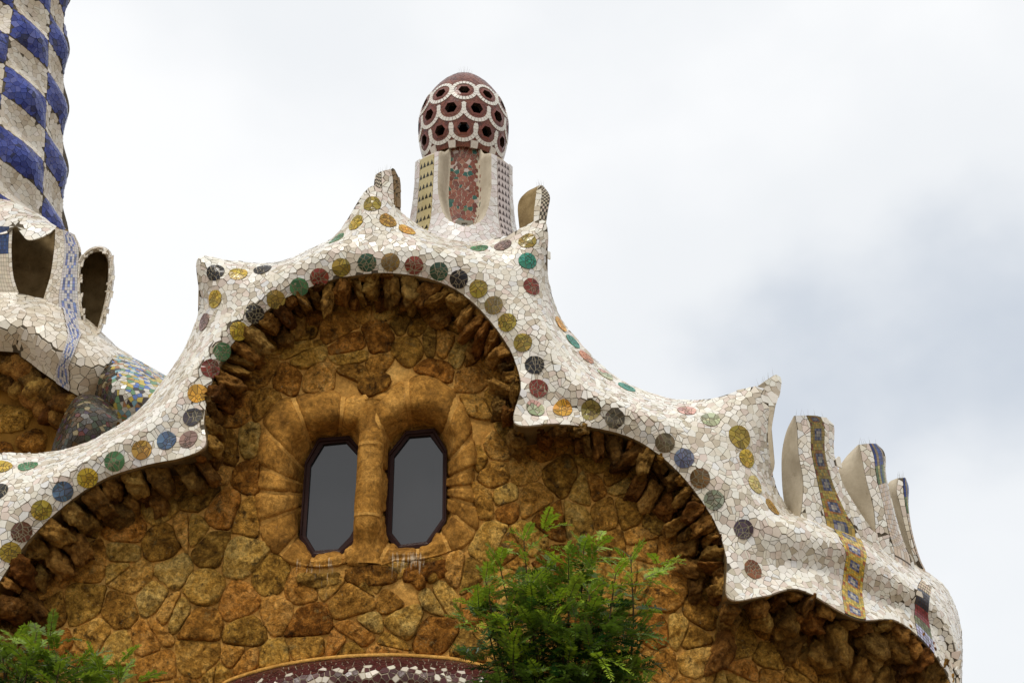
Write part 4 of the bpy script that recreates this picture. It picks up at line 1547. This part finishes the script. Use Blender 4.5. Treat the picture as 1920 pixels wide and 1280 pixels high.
REDP = [((0.21, 0.060, 0.036), 0.45), ((0.14, 0.036, 0.024), 0.2), ((0.29, 0.11, 0.07), 0.17), ((0.02, 0.10, 0.08), 0.15), ((0.45, 0.36, 0.32), 0.03), ((0.12, 0.16, 0.07), 0.02)]
seed = np.random.RandomState(61)
iL = [int(round(((b_ + s * hwb) % (2 * math.pi)) / (2 * math.pi) * nt2)) % nt2 for b_ in (bandL, bandR) for s in (-1, 1)]
bb = [SG[i] for i in iL]
tongue_lines, red_lines = [], []
for p_ in PIL[:1] + PIL[3:] + PIL[1:2]:
    for lst, dth_, rec_ in ((tongue_lines, 3.0, 0.0), (red_lines, -1.2, 1.0)):
        for sgn in (-1, 1):
            pl_ = []
            for h_ in np.linspace(0.385, 1.0, 44):
                th_ = p_ + math.pi / 4 + sgn * max(0.0, tongue_w(h_) + math.radians(dth_))
                r_ = 0.91 + 0.03 * sstep(0.9, 0.45, h_) + 0.36 * sstep(0.60, 0.0, h_) ** 1.3 - 0.36 * rec_ * (0.40 + 0.60 * h_)
                pl_.append((CX + math.sin(th_) * r_, CY - math.cos(th_) * r_, ZBOT + HT * h_))
            lst.append(np.array(pl_))
bb += tongue_lines
bb.append(np.concatenate([SG[:, nh - 4], SG[:1, nh - 4]]))
mosaic_obj('shaft_tiles', mosaic(SG, SNB, 0.080, 0.006, PINKW, seed, bb, (), keep_white, h=0.006, split=0.25, tilt=0.08, fill=4, closed=True), chim)
mosaic_obj('red_tongue_tiles', mosaic(SG, SNB, 0.058, 0.009, REDP, seed, red_lines, (), keep_red, h=0.006, split=0.2, tilt=0.06, fill=4, closed=True), chim)
# patterned bands with rows of triangles
def tri_band(pc, nrow, olive, name):
    na = 60
    G_, Nn = [], []
    for k in range(na):
        h = lerp(0.02, 0.985, k / (na - 1))
        row, rn = [], []
        for j in range(7):
            th = pc + lerp(-hwb, hwb, j / 6)
            f_ = h * (nh - 4)
            a = th % (2 * math.pi) / (2 * math.pi) * nt2
            i0, k0 = int(a) % nt2, int(f_)
            fa, fk = a - int(a), f_ - k0
            g = (SG[i0, k0] * (1 - fa) + SG[(i0 + 1) % nt2, k0] * fa) * (1 - fk) + (SG[i0, k0 + 1] * (1 - fa) + SG[(i0 + 1) % nt2, k0 + 1] * fa) * fk
            row.append(g); rn.append(SN[i0, k0])
        G_.append(row); Nn.append(rn)
    G_, Nn = np.array(G_), np.array(Nn)
    A = Acc()
    fl = not outward(G_, Nn)
    A.add(list((G_ + Nn * 0.003).reshape(-1, 3)), grid_faces(na, 7, fl), (0.50, 0.42, 0.22) if olive else (0.58, 0.50, 0.47))
    def at(s, t, lift):
        x, y = min(max(s, 0), 1) * (na - 1), min(max(t, 0), 1) * 6
        i, j = min(int(x), na - 2), min(int(y), 5); u, v_ = x - i, y - j
        g = G_[i, j] * (1 - u) * (1 - v_) + G_[i + 1, j] * u * (1 - v_) + G_[i + 1, j + 1] * u * v_ + G_[i, j + 1] * (1 - u) * v_
        return g + Nn[i, j] * lift
    def quad(s0, s1, t0, t1_, c, lift):
        q = [(s0, t0), (s1, t0), (s1, t1_), (s0, t1_)]
        v = [at(a, b, lift) for a, b in q]
        A.add(v, [(3, 2, 1, 0) if fl else (0, 1, 2, 3)], c)
    for r_ in range(nrow):
        s0, s1 = r_ / nrow, (r_ + 1) / nrow
        d_ = s1 - s0
        if olive:
            quad(s0, s0 + d_ * 0.10, 0, 1, jit((0.36, 0.26, 0.045), seed), 0.005)
            quad(s0 + d_ * 0.62, s0 + d_ * 0.74, 0, 1, jit((0.36, 0.26, 0.045), seed), 0.005)
            quad(s0 + d_ * 0.80, s0 + d_ * 0.86, 0, 1, jit((0.30, 0.24, 0.08), seed), 0.005)
            lo, hi, dk = s0 + d_ * 0.12, s0 + d_ * 0.58, (0.022, 0.02, 0.015)
        else:
            quad(s0, s0 + d_ * 0.14, 0, 1, jit((0.24, 0.16, 0.14), seed), 0.005)
            lo, hi, dk = s0 + d_ * 0.2, s0 + d_ * 0.85, (0.06, 0.032, 0.028)
        for q in range(4):
            t0 = q / 4 + 0.02; t1_ = (q + 1) / 4 - 0.02
            v = [at(lo, t0, 0.007), at(lo, t1_, 0.007), at(hi, (t0 + t1_) / 2, 0.007)]
            A.add(v, [(0, 1, 2) if fl else (2, 1, 0)], dk)
    A.build(name, 'glazed_tile', chim)
tri_band(bandL, 11, True, 'triangle_band')
tri_band(bandR, 17, False, 'triangle_band')
# grey water spout under each tongue
for q in range(1):
    th = PIL[q] + math.radians(45)
    h = 0.40
    r_, _ = shaft_r(th, h)
    z = ZBOT + HT * h
    fw = np.array([math.sin(th), -math.cos(th), 0]); sx_ = np.array([math.cos(th), math.sin(th), 0]); up = np.array([0, 0, 1.0])
    c = np.array([CX, CY, z - 0.02]) + fw * (r_ + 0.10)
    A = Acc()
    outer = [(-0.14, -0.075), (0.14, -0.075), (0.14, 0.075), (-0.14, 0.075)]
    hol = [(-0.045, -0.045), (0.045, -0.045), (0.045, 0.03), (-0.045, 0.03)]
    ring = lambda pts_, d_: [c + sx_ * a + up * b + fw * d_ for a, b in pts_]
    v = ring(outer, -0.15) + ring(outer, 0.10) + ring(hol, 0.10) + ring(hol, -0.02)
    f = [(i, (i + 1) % 4, 4 + (i + 1) % 4, 4 + i) for i in range(4)] + [(4 + i, 4 + (i + 1) % 4, 8 + (i + 1) % 4, 8 + i) for i in range(4)] + \
        [(8 + i, 8 + (i + 1) % 4, 12 + (i + 1) % 4, 12 + i) for i in range(4)] + [(12, 13, 14, 15)]
    A.add(v, f); A.build('water_spout', 'spout_stone', chim)

# ------------------------------------------------------------------ lower window hood at the bottom edge
hp = catmull(hood_top, 6)
HG = []
for (x, y) in hp:
    HG.append(catmull([P(x, y, -0.04), P(x, y + 12, -0.26), P(x, y + 40, -0.46), P(x, y + 95, -0.30)], 5))
HG = np.array(HG)
HN = grid_normals(HG, CAM)
hood = mesh_obj('window_hood', HG.reshape(-1, 3), grid_faces(HG.shape[0], HG.shape[1], not outward(HG, HN)), 'pale_grout', house, smooth=True)
DRED = (0.06, 0.014, 0.014)
def hood_pal(p, uv, r_):
    if uv[1] < 6.5: return jit(DRED, r_, 0.25)
    return jit((0.60, 0.54, 0.44), r_, 0.15) if r_.rand() < 0.26 else jit(DRED, r_, 0.3)
mosaic_obj('hood_tiles', mosaic(HG, HN, 0.055, 0.009, hood_pal, np.random.RandomState(8), [HG[:, 0]], h=0.008, split=0.15, fill=3), hood, 'dark_glaze')
lip = Acc()
lv = []
for (x, y) in hp:
    lv += [P(x, y - 5, 0.03), P(x, y - 5, -0.10), P(x, y + 1.5, -0.12), P(x, y + 2, 0.0)]
m_ = len(hp)
lf = [(4 * i + k, 4 * i + k + 1, 4 * (i + 1) + k + 1, 4 * (i + 1) + k) for i in range(m_ - 1) for k in range(3)]
lip.add(lv, lf); lip.build('hood_lip', 'mortar', hood, smooth=True)

# ================================================================== TOWER PAVILION behind, left
pav = empty('tower_pavilion', (-9.5, 11.0, 0))
tag(pav, 'pavilion behind with blue and white chequered tower and arched roof openings', 'building')
YT = 11.4
def tow_axis(y): return P(-72, y, YT)
AX = P(-72, 200, YT)[0]
zt = lambda y: P(-72, y, YT)[2]
sc_t = abs(P(173, 200, YT)[0] - P(-72, 200, YT)[0]) / 245.0          # metres a pixel
Z0, Z1 = zt(560), zt(-420)
PER = (zt(200) - zt(313)) * 1.02
DTH = 2 * math.pi / 12
TW = PER / 2 * 0.30 / DTH * 1.0
def tow_r(th, z):
    th = (th + math.pi) % (2 * math.pi) - math.pi
    t = (z - zt(400)) / (zt(0) - zt(400))
    R = lerp(211, 149, t) * sc_t
    if t > 1: R = (149 - 40 * (t - 1)) * sc_t
    R += 0.20 * math.sin(2 * math.pi * (z - zt(262) + TW * (th - 0.96)) / PER) * math.cos(math.pi * (th - math.radians(60)) / DTH)
    return max(R, 0.5)
TG = np.array([[(AX + math.sin(2 * math.pi * i / 240) * tow_r(2 * math.pi * i / 240, z), YT - math.cos(2 * math.pi * i / 240) * tow_r(2 * math.pi * i / 240, z), z)
                for z in np.linspace(Z0, Z1, 170)] for i in range(240)])
TNn = grid_normals(np.concatenate([TG[-1:], TG, TG[:1]]))[1:-1]
if TNn[0, 40][1] > 0: TNn = -TNn
tower = mesh_obj('tower', TG.reshape(-1, 3), grid_faces(240, 170, not outward(TG, TNn), closed_a=True), 'grout', pav, smooth=True)
BLUES = [((0.025, 0.040, 0.21), 0.4), ((0.045, 0.068, 0.29), 0.33), ((0.09, 0.11, 0.33), 0.12), ((0.014, 0.02, 0.09), 0.15)]
def tower_pal(p, uv, r_):
    th = math.atan2(p[0] - AX, -(p[1] - YT)); z = p[2]
    s = math.sin(2 * math.pi * (z - zt(262) + TW * (th - 0.96)) / PER) * math.cos(math.pi * (th - math.radians(60)) / DTH)
    return pick(BLUES if s > 0 else CREAMS, r_)
def keep_tow(p, uv):
    x, y = proj(p)
    return -220 < x < 150 and y < 480 and y > -60 and p[1] < YT + 0.6
# chequer borders so that no shard crosses them
tb = []
for c in range(12):
    th = math.radians(60) + DTH * (c + 0.5)
    i = int(round((th % (2 * math.pi)) / (2 * math.pi) * 240)) % 240
    tb.append(TG[i])
for k in range(-8, 24):
    ln_ = []
    for i in range(-60, 100):
        th = 2 * math.pi * i / 240
        z = zt(262) + PER / 2 * k - TW * (th - 0.96)
        r_ = tow_r(th, z)
        ln_.append((AX + math.sin(th) * r_, YT - math.cos(th) * r_, z))
    tb.append(np.array(ln_))
tt = mosaic(TG, TNn, 0.098, 0.0055, tower_pal, np.random.RandomState(71), tb, (), keep_tow, h=0.01, split=0.15, tilt=0.08, fill=2.6, closed=True)
tt.sort(key=lambda t: -t[3])
for t in tt[:220]:
    mesh_obj('tile', t[0], t[1], 'glazed_tile', tower, cols=[t[2]] * len(t[1]))
mosaic_obj('tile_mosaic', tt[220:], tower)

def patch(rows, m=9, closed=False):
    """rows: list of polylines, each a list of (x, y, Y)"""
    R3 = [catmull([P(x, y, Y, False) for x, y, Y in r_], m) for r_ in rows]
    R3 = np.array(R3)
    return np.array([catmull(R3[:, j], m) for j in range(R3.shape[1])])     # (along, across)

def skin(name, G, pal, d, parent, seed, mat='glazed_tile', gap=0.009, keep=None, base='grout', extra=(), tname='tile_mosaic'):
    N_ = grid_normals(G, CAM)
    o_ = mesh_obj(name, G.reshape(-1, 3), grid_faces(G.shape[0], G.shape[1], not outward(G, N_)), base, parent, smooth=True)
    mosaic_obj(tname, mosaic(G, N_, d, gap, pal, np.random.RandomState(seed), [G[:, 0], G[:, -1], catmull(G[0], 2), catmull(G[-1], 2)] + list(extra), (), keep, h=0.009, split=0.2, tilt=0.1, fill=2.6), o_, mat)
    return o_, N_

# rolling eave of the pavilion: lower edge, bulge, shoulder
EV = patch([[(-300, 650, 7.6), (0, 658, 7.5), (40, 669, 7.5), (80, 698, 7.5), (115, 722, 7.5), (150, 742, 7.6), (185, 740, 7.9), (215, 752, 8.2)],
            [(-300, 610, 7.1), (0, 615, 7.0), (50, 625, 7.0), (95, 650, 7.0), (135, 672, 7.1), (175, 692, 7.3), (200, 705, 7.6), (225, 715, 8.0)],
            [(-300, 578, 7.3), (0, 580, 7.2), (55, 588, 7.2), (105, 606, 7.3), (150, 632, 7.4), (195, 660, 7.6), (215, 672, 7.8), (235, 682, 8.1)],
            [(-300, 545, 8.1), (0, 548, 8.0), (60, 556, 8.0), (118, 572, 8.1), (165, 600, 8.2), (200, 632, 8.4), (222, 652, 8.5), (248, 668, 8.7)]])
# blue ribbon on the eave
eave, EN = skin('pavilion_eave', EV, CREAMS, 0.115, pav, 81)
def blue_lace(i, j):
    a, b = (i % 8) - 3.5, j - 3
    k = abs(a) * 0.8 + abs(b)
    if 2.2 < k < 3.4 or k < 1.0: return jit((0.17, 0.21, 0.40), prs, 0.4)
    return jit((0.56, 0.53, 0.52), prs, 0.14)
EPX = proj(EV)
LBg, LBn = [], []
for v_ in range(0, EV.shape[1]):
    row, rn = [], []
    for k in range(5):
        yy = EPX[:, v_, 1]
        xt = np.interp(yy, [570, 600, 630, 660, 690, 720], [128, 133, 138, 128, 118, 120]) + (k - 2) * 6
        u_ = int(np.abs(EPX[:, v_, 0] - xt).argmin())
        fr = 0
        row.append(EV[u_, v_]); rn.append(EN[u_, v_])
    LBg.append(row); LBn.append(rn)
ribbon('blue_ribbon', np.array(LBg), np.array(LBn), 30, 7, blue_lace, eave, lift=0.035)
# crown wall behind the openings, collar and posts
skin('crown_wall', patch([[(-300, 560, 9.3), (0, 575, 9.2), (60, 585, 9.2), (120, 605, 9.3), (165, 630, 9.6)],
                          [(-300, 420, 9.2), (0, 425, 9.2), (60, 440, 9.2), (118, 455, 9.3), (150, 470, 9.6)],
                          [(-300, 372, 9.2), (0, 380, 9.1), (55, 396, 9.1), (105, 425, 9.3), (118, 436, 9.6)]]), [((0.16, 0.11, 0.05), 1)], 0.2, pav, 83, base='brown_cement', mat='brown_cement', gap=0.002)
skin('collar', patch([[(-110, 440, 8.0), (0, 440, 8.0), (28, 425, 8.0), (38, 436, 7.95), (52, 450, 7.9), (75, 446, 7.9), (95, 436, 8.0), (104, 429, 8.2)],
                      [(-110, 410, 8.2), (0, 408, 8.2), (28, 408, 8.15), (42, 412, 8.1), (58, 418, 8.1), (78, 420, 8.15), (95, 424, 8.3), (105, 427, 8.4)],
                      [(-110, 372, 8.9), (0, 374, 8.9), (25, 380, 8.9), (45, 388, 8.9), (65, 398, 8.9), (82, 408, 8.9), (96, 419, 8.9), (106, 425, 8.9)]]), WHITES, 0.115, pav, 85)
fin([(-60, 430), (-62, 480), (-64, 520), (-66, 570)], [(24, 425), (22, 470), (26, 520), (42, 566)], [(-64, 430), (-66, 480), (-68, 520), (-70, 570)], 8.05, 8.6, pav,
    strip=(0.62, 0.93, lambda i, j: jit((0.03, 0.06, 0.16), prs, 0.4) if i < 7 else jit((0.6, 0.52, 0.4), prs, 0.12), 6, 20), palette=CREAMS, seed=21, bend=False, spikes=False, name='crown_post', down=0.3)
fin([(104, 428), (102, 465), (95, 515), (83, 556), (80, 575)], [(140, 440), (152, 470), (150, 510), (152, 560), (160, 605)], [(103, 428), (101, 465), (94, 515), (82, 556), (79, 575)], 8.0, 8.9, pav,
    strip=(0.42, 0.92, blue_lace, 7, 34), side_mat='brown_cement', palette=CREAMS, seed=23, bend=False, spikes=False, name='crown_post', down=0.2)
# looped hood at the right end
ho = [(152, 600), (146, 560), (146, 515), (152, 485), (170, 466), (192, 463), (208, 476), (213, 510), (208, 550), (198, 590), (186, 628)]
hi_ = [(157, 601), (150, 560), (150, 518), (156, 491), (172, 475), (190, 472), (202, 485), (204, 513), (200, 551), (191, 589), (181, 625)]
HGd = patch([[(x, y, 8.15) for x, y in hi_], [(lerp(a[0], b[0], .5), lerp(a[1], b[1], .5), 8.02) for a, b in zip(hi_, ho)], [(x, y, 8.2) for x, y in ho], [(x + 1, y + 1, 8.9) for x, y in ho]], 4)
hd, _ = skin('roof_loop', HGd, CREAMS, 0.05, pav, 87, gap=0.006, base='cement')
hi_d = catmull(hi_, 4)
inn = [[P(x, y, 8.15, False), P(x - 2, y + 2, 8.5, False), P(x - 4, y + 3, 8.95, False)] for x, y in hi_d]
A = Acc(); A.add([p_ for r_ in inn for p_ in r_], grid_faces(len(inn), 3)); nb0 = len(inn)
A.add([r_[2] for r_ in inn], [tuple(range(nb0))])
A.build('loop_cavity', 'brown_cement', hd)
# many-coloured roof end and dark mosaic block
MULTI = [((0.55, 0.52, 0.45), 0.36), ((0.10, 0.17, 0.40), 0.12), ((0.14, 0.26, 0.14), 0.12), ((0.50, 0.38, 0.08), 0.13), ((0.40, 0.20, 0.10), 0.09), ((0.20, 0.36, 0.42), 0.10), ((0.07, 0.06, 0.06), 0.08)]
DMULTI = [((0.03, 0.024, 0.017), 0.45), ((0.08, 0.045, 0.018), 0.25), ((0.035, 0.045, 0.025), 0.15), ((0.05, 0.03, 0.05), 0.05), ((0.24, 0.19, 0.10), 0.06), ((0.10, 0.02, 0.015), 0.04)]
MG = patch([[(176, 748, 7.6), (205, 775, 7.3), (240, 800, 7.3), (300, 800, 7.4)], [(188, 705, 7.4), (222, 722, 7.0), (262, 742, 7.0), (308, 745, 7.2)],
            [(212, 668, 7.8), (240, 682, 7.7), (275, 702, 7.7), (312, 722, 7.9)], [(216, 655, 8.6), (244, 668, 8.5), (276, 685, 8.5), (314, 706, 8.7)]])
skin('coloured_roof_end', MG, lambda p, uv, r_: pick(MULTI if proj(p)[0] > 212 else DMULTI, r_), 0.075, pav, 89, base='pale_grout')
DGm = patch([[(90, 870, 6.6), (115, 880, 6.3), (170, 880, 6.3), (215, 850, 6.6)], [(104, 820, 6.5), (135, 815, 6.0), (180, 815, 6.0), (218, 800, 6.4)],
             [(122, 775, 6.6), (145, 768, 6.2), (180, 770, 6.2), (222, 784, 6.5)], [(138, 748, 7.2), (155, 740, 7.1), (182, 742, 7.1), (212, 762, 7.2)]])
skin('dark_mosaic_block', DGm, DMULTI, 0.075, pav, 91, 'dark_glaze', base='grout')
# brown plastered wall under the eave and its corbels
PW = patch([[(-340, 640, 8.0), (0, 640, 8.0), (60, 655, 8.0), (110, 690, 8.0), (160, 720, 8.0), (240, 740, 8.0), (330, 745, 8.0)],
            [(-340, 760, 8.2), (0, 760, 8.2), (60, 765, 8.2), (110, 780, 8.2), (160, 790, 8.2), (240, 800, 8.2), (330, 800, 8.2)],
            [(-340, 1250, 8.2), (0, 1250, 8.2), (60, 1250, 8.2), (110, 1250, 8.2), (160, 1250, 8.2), (240, 1250, 8.2), (330, 1250, 8.2)]])
pw = mesh_obj('plaster_wall', PW.reshape(-1, 3), grid_faces(PW.shape[0], PW.shape[1], not outward(PW, grid_normals(PW, CAM))), 'plaster', pav, smooth=True)
prk = np.random.RandomState(95)
ed = catmull([(-60, 662), (0, 668), (38, 680), (75, 710), (110, 735), (140, 755)], 3)
for i, (x, y) in enumerate(ed):
    for rowk in range(2):
        pc = P(x - 3 - 12 * rowk + prk.randn() * 3, y + 14 + 26 * rowk + prk.randn() * 4, 7.75 + 0.18 * rowk, False)
        an = prk.rand() * 3
        ax = np.array([[math.cos(an), 0, math.sin(an)], [0, 1, 0], [-math.sin(an), 0, math.cos(an)]])
        v, f = rock(pc, ax, (0.17 + 0.07 * prk.rand(), 0.26, 0.20 + 0.10 * prk.rand()), prk, 3)
        mesh_obj('corbel_stone', v, f, 'corbel_stone', pw, smooth=True)
for (x, y, s) in ((20, 790, 0.45), (60, 830, 0.35), (-10, 850, 0.4)):
    v, f = rock(P(x, y, 8.25, False), np.eye(3), (s, 0.16, s * 0.7), prk, 3)
    mesh_obj('stone', v, f, 'stone', pw, smooth=True)

# ================================================================== TREES in front
def tube(pts, r0, r1, n=6):
    pts = [np.asarray(p_) for p_ in pts]
    v, f = [], []
    for k, p_ in enumerate(pts):
        d_ = pts[min(k + 1, len(pts) - 1)] - pts[max(k - 1, 0)]
        d_ = d_ / (np.linalg.norm(d_) + 1e-9)
        ref = np.array([1.0, 0, 0]) if abs(d_[0]) < 0.8 else np.array([0, 1.0, 0])
        a = np.cross(d_, ref); a /= np.linalg.norm(a); b = np.cross(d_, a)
        r_ = lerp(r0, r1, k / (len(pts) - 1))
        for i in range(n):
            t = 2 * math.pi * i / n
            v.append(p_ + (a * math.cos(t) + b * math.sin(t)) * r_)
    for k in range(len(pts) - 1):
        for i in range(n):
            f.append((k * n + i, k * n + (i + 1) % n, (k + 1) * n + (i + 1) % n, (k + 1) * n + i))
    f.append(tuple(range(n))[::-1]); f.append(tuple(range((len(pts) - 1) * n, len(pts) * n)))
    return v, f

def frond(acc, base, d_, L, rs, young):
    """pinnate leaf: pairs of small leaflets along a drooping rachis"""
    d_ = d_ / np.linalg.norm(d_)
    up = np.array([0, 0, 1.0])
    side = np.cross(d_, up); side /= np.linalg.norm(side) + 1e-9
    roll = rs.randn() * 0.35
    nrm_ = np.cross(side, d_)
    side = side * math.cos(roll) + nrm_ * math.sin(roll)
    nrm_ = np.cross(side, d_)
    n = int(8 + L * 26)
    droop = 0.25 + rs.rand() * 0.5
    old_shade, new = (0.016, 0.060, 0.010), (0.30, 0.42, 0.022)  # leaf-age greens; the older one deepened further, painting shade into the crown's interior
    base_c = tuple(lerp(a, b, young) for a, b in zip(old_shade, new))
    prev = base
    for k in range(n):
        t = (k + 1) / n
        c = base + d_ * L * t - up * droop * L * t * t * 0.55
        acc.add(*tube([prev, c], 0.0022, 0.002, 3), (0.05, 0.06, 0.02))
        prev = c
        ll_ = (0.040 + 0.016 * rs.rand()) * (0.55 + 0.9 * math.sin(math.pi * min(0.97, 0.12 + t * 0.85))) * (0.75 + 0.5 * L)
        for s in (-1, 1):
            a_ = d_ * 0.55 + side * s * 0.85 + nrm_ * (rs.randn() * 0.22) - up * 0.15
            a_ /= np.linalg.norm(a_)
            wv = np.cross(a_, nrm_); wv /= np.linalg.norm(wv) + 1e-9
            w_ = ll_ * 0.19
            p0, p1 = c, c + a_ * ll_
            pm = c + a_ * ll_ * 0.45
            cc_ = jit(base_c, rs, 0.3)
            acc.add([p0, pm + wv * w_, p1, pm - wv * w_], [(0, 1, 2, 3)], cc_)

def shrub(name, label, base_xy, stems, Y, seed, L0=0.34, xs=0, dull=0.0):
    rs = np.random.RandomState(seed)
    root = empty(name, (base_xy[0], base_xy[1], 0))
    tag(root, label, 'tree', 'young feathery trees in front of the gatehouse')
    fork = np.array([base_xy[0], base_xy[1], 1.4])
    v, f = tube([(base_xy[0], base_xy[1], -0.1), (base_xy[0] + 0.03, base_xy[1], 0.7), fork], 0.06, 0.045, 9)
    mesh_obj('trunk', v, f, 'bark', root, smooth=True)
    acc = Acc()
    for (x, y, dy_) in stems:
        x = 1040 + (x - 1040) * 0.85 - xs if xs else x
        y += 18
        tip = P(x, y, Y + dy_, False)
        q = np.array([lerp(fork[0], tip[0], 0.55) + rs.randn() * 0.06, lerp(fork[1], tip[1], 0.6), lerp(fork[2], tip[2], 0.5)])
        path = catmull([fork, q, lerp(q, tip, 0.5) + rs.randn(3) * 0.04, tip], 6)
        v, f = tube(path, 0.022, 0.005, 6)
        mesh_obj('branch', v, f, 'bark', root, smooth=True)
        H = tip[2] - fork[2]
        n = 38
        for k in range(n):
            t = 1 - (k / n) ** 1.15 * 0.72
            i = min(int(t * (len(path) - 1)), len(path) - 2); fr = t * (len(path) - 1) - i
            b = lerp(path[i], path[i + 1], fr)
            th = k * 2.4 + rs.rand() * 0.8
            el = lerp(1.05, 0.15, min(1, k / 9)) + rs.randn() * 0.22
            d_ = np.array([math.cos(th) * math.cos(el), math.sin(th) * math.cos(el), math.sin(el)])
            young = max(0, min(1, 1.1 - k / 12 + rs.randn() * 0.25)) * (1 - dull)
            L = L0 * (0.55 + 0.5 * min(1, k / 6) + 0.25 * rs.rand())
            frond(acc, b, d_, L, rs, young)
            if rs.rand() < 0.30 and k > 3:      # side twig with its own leaves
                b2 = b + d_ * L * 0.75
                for q2 in range(3):
                    d2 = d_ + rs.randn(3) * 0.5 + np.array([0, 0, 0.35])
                    frond(acc, b2, d2, L * 0.8, rs, max(0, min(1, young + 0.25)))
    acc.build('crown', 'leaf', root)
    return root

s1 = [(985, 985, 0), (930, 1028, .2), (900, 1062, -.2), (895, 1108, .1), (1035, 1040, .3), (1085, 1022, -.1), (1118, 1003, .1), (1150, 996, .3), (1222, 1022, 0), (1190, 1050, -.2),
      (1000, 1080, -.3), (1060, 1100, -.3), (950, 1130, -.2), (1130, 1090, -.3), (1192, 1120, .2), (960, 1190, -.3), (1080, 1180, -.4), (1200, 1215, .0), (1255, 1262, .2), (1010, 1240, -.2), (960, 1225, .1), (1140, 1200, -.2)]
b1 = P(1055, 1280, -4.6, False)
shrub('young_tree', 'young feathery green tree with thin dark stems right of the twin windows', (b1[0], -4.6), s1, -4.6, 5, L0=0.31, xs=12)
s2 = [(95, 1168, 0), (30, 1182, .2), (62, 1205, -.2), (148, 1222, 0), (182, 1236, .2), (228, 1252, 0), (5, 1205, .1), (110, 1240, -.3), (40, 1245, -.2), (-30, 1190, .1), (-60, 1230, 0), (170, 1270, .1)]
b2 = P(60, 1280, -5.4, False)
shrub('young_tree', 'leafy green treetop low in the corner beneath the left roof edge', (b2[0], -5.4), s2, -5.4, 8, L0=0.30, dull=0.35)
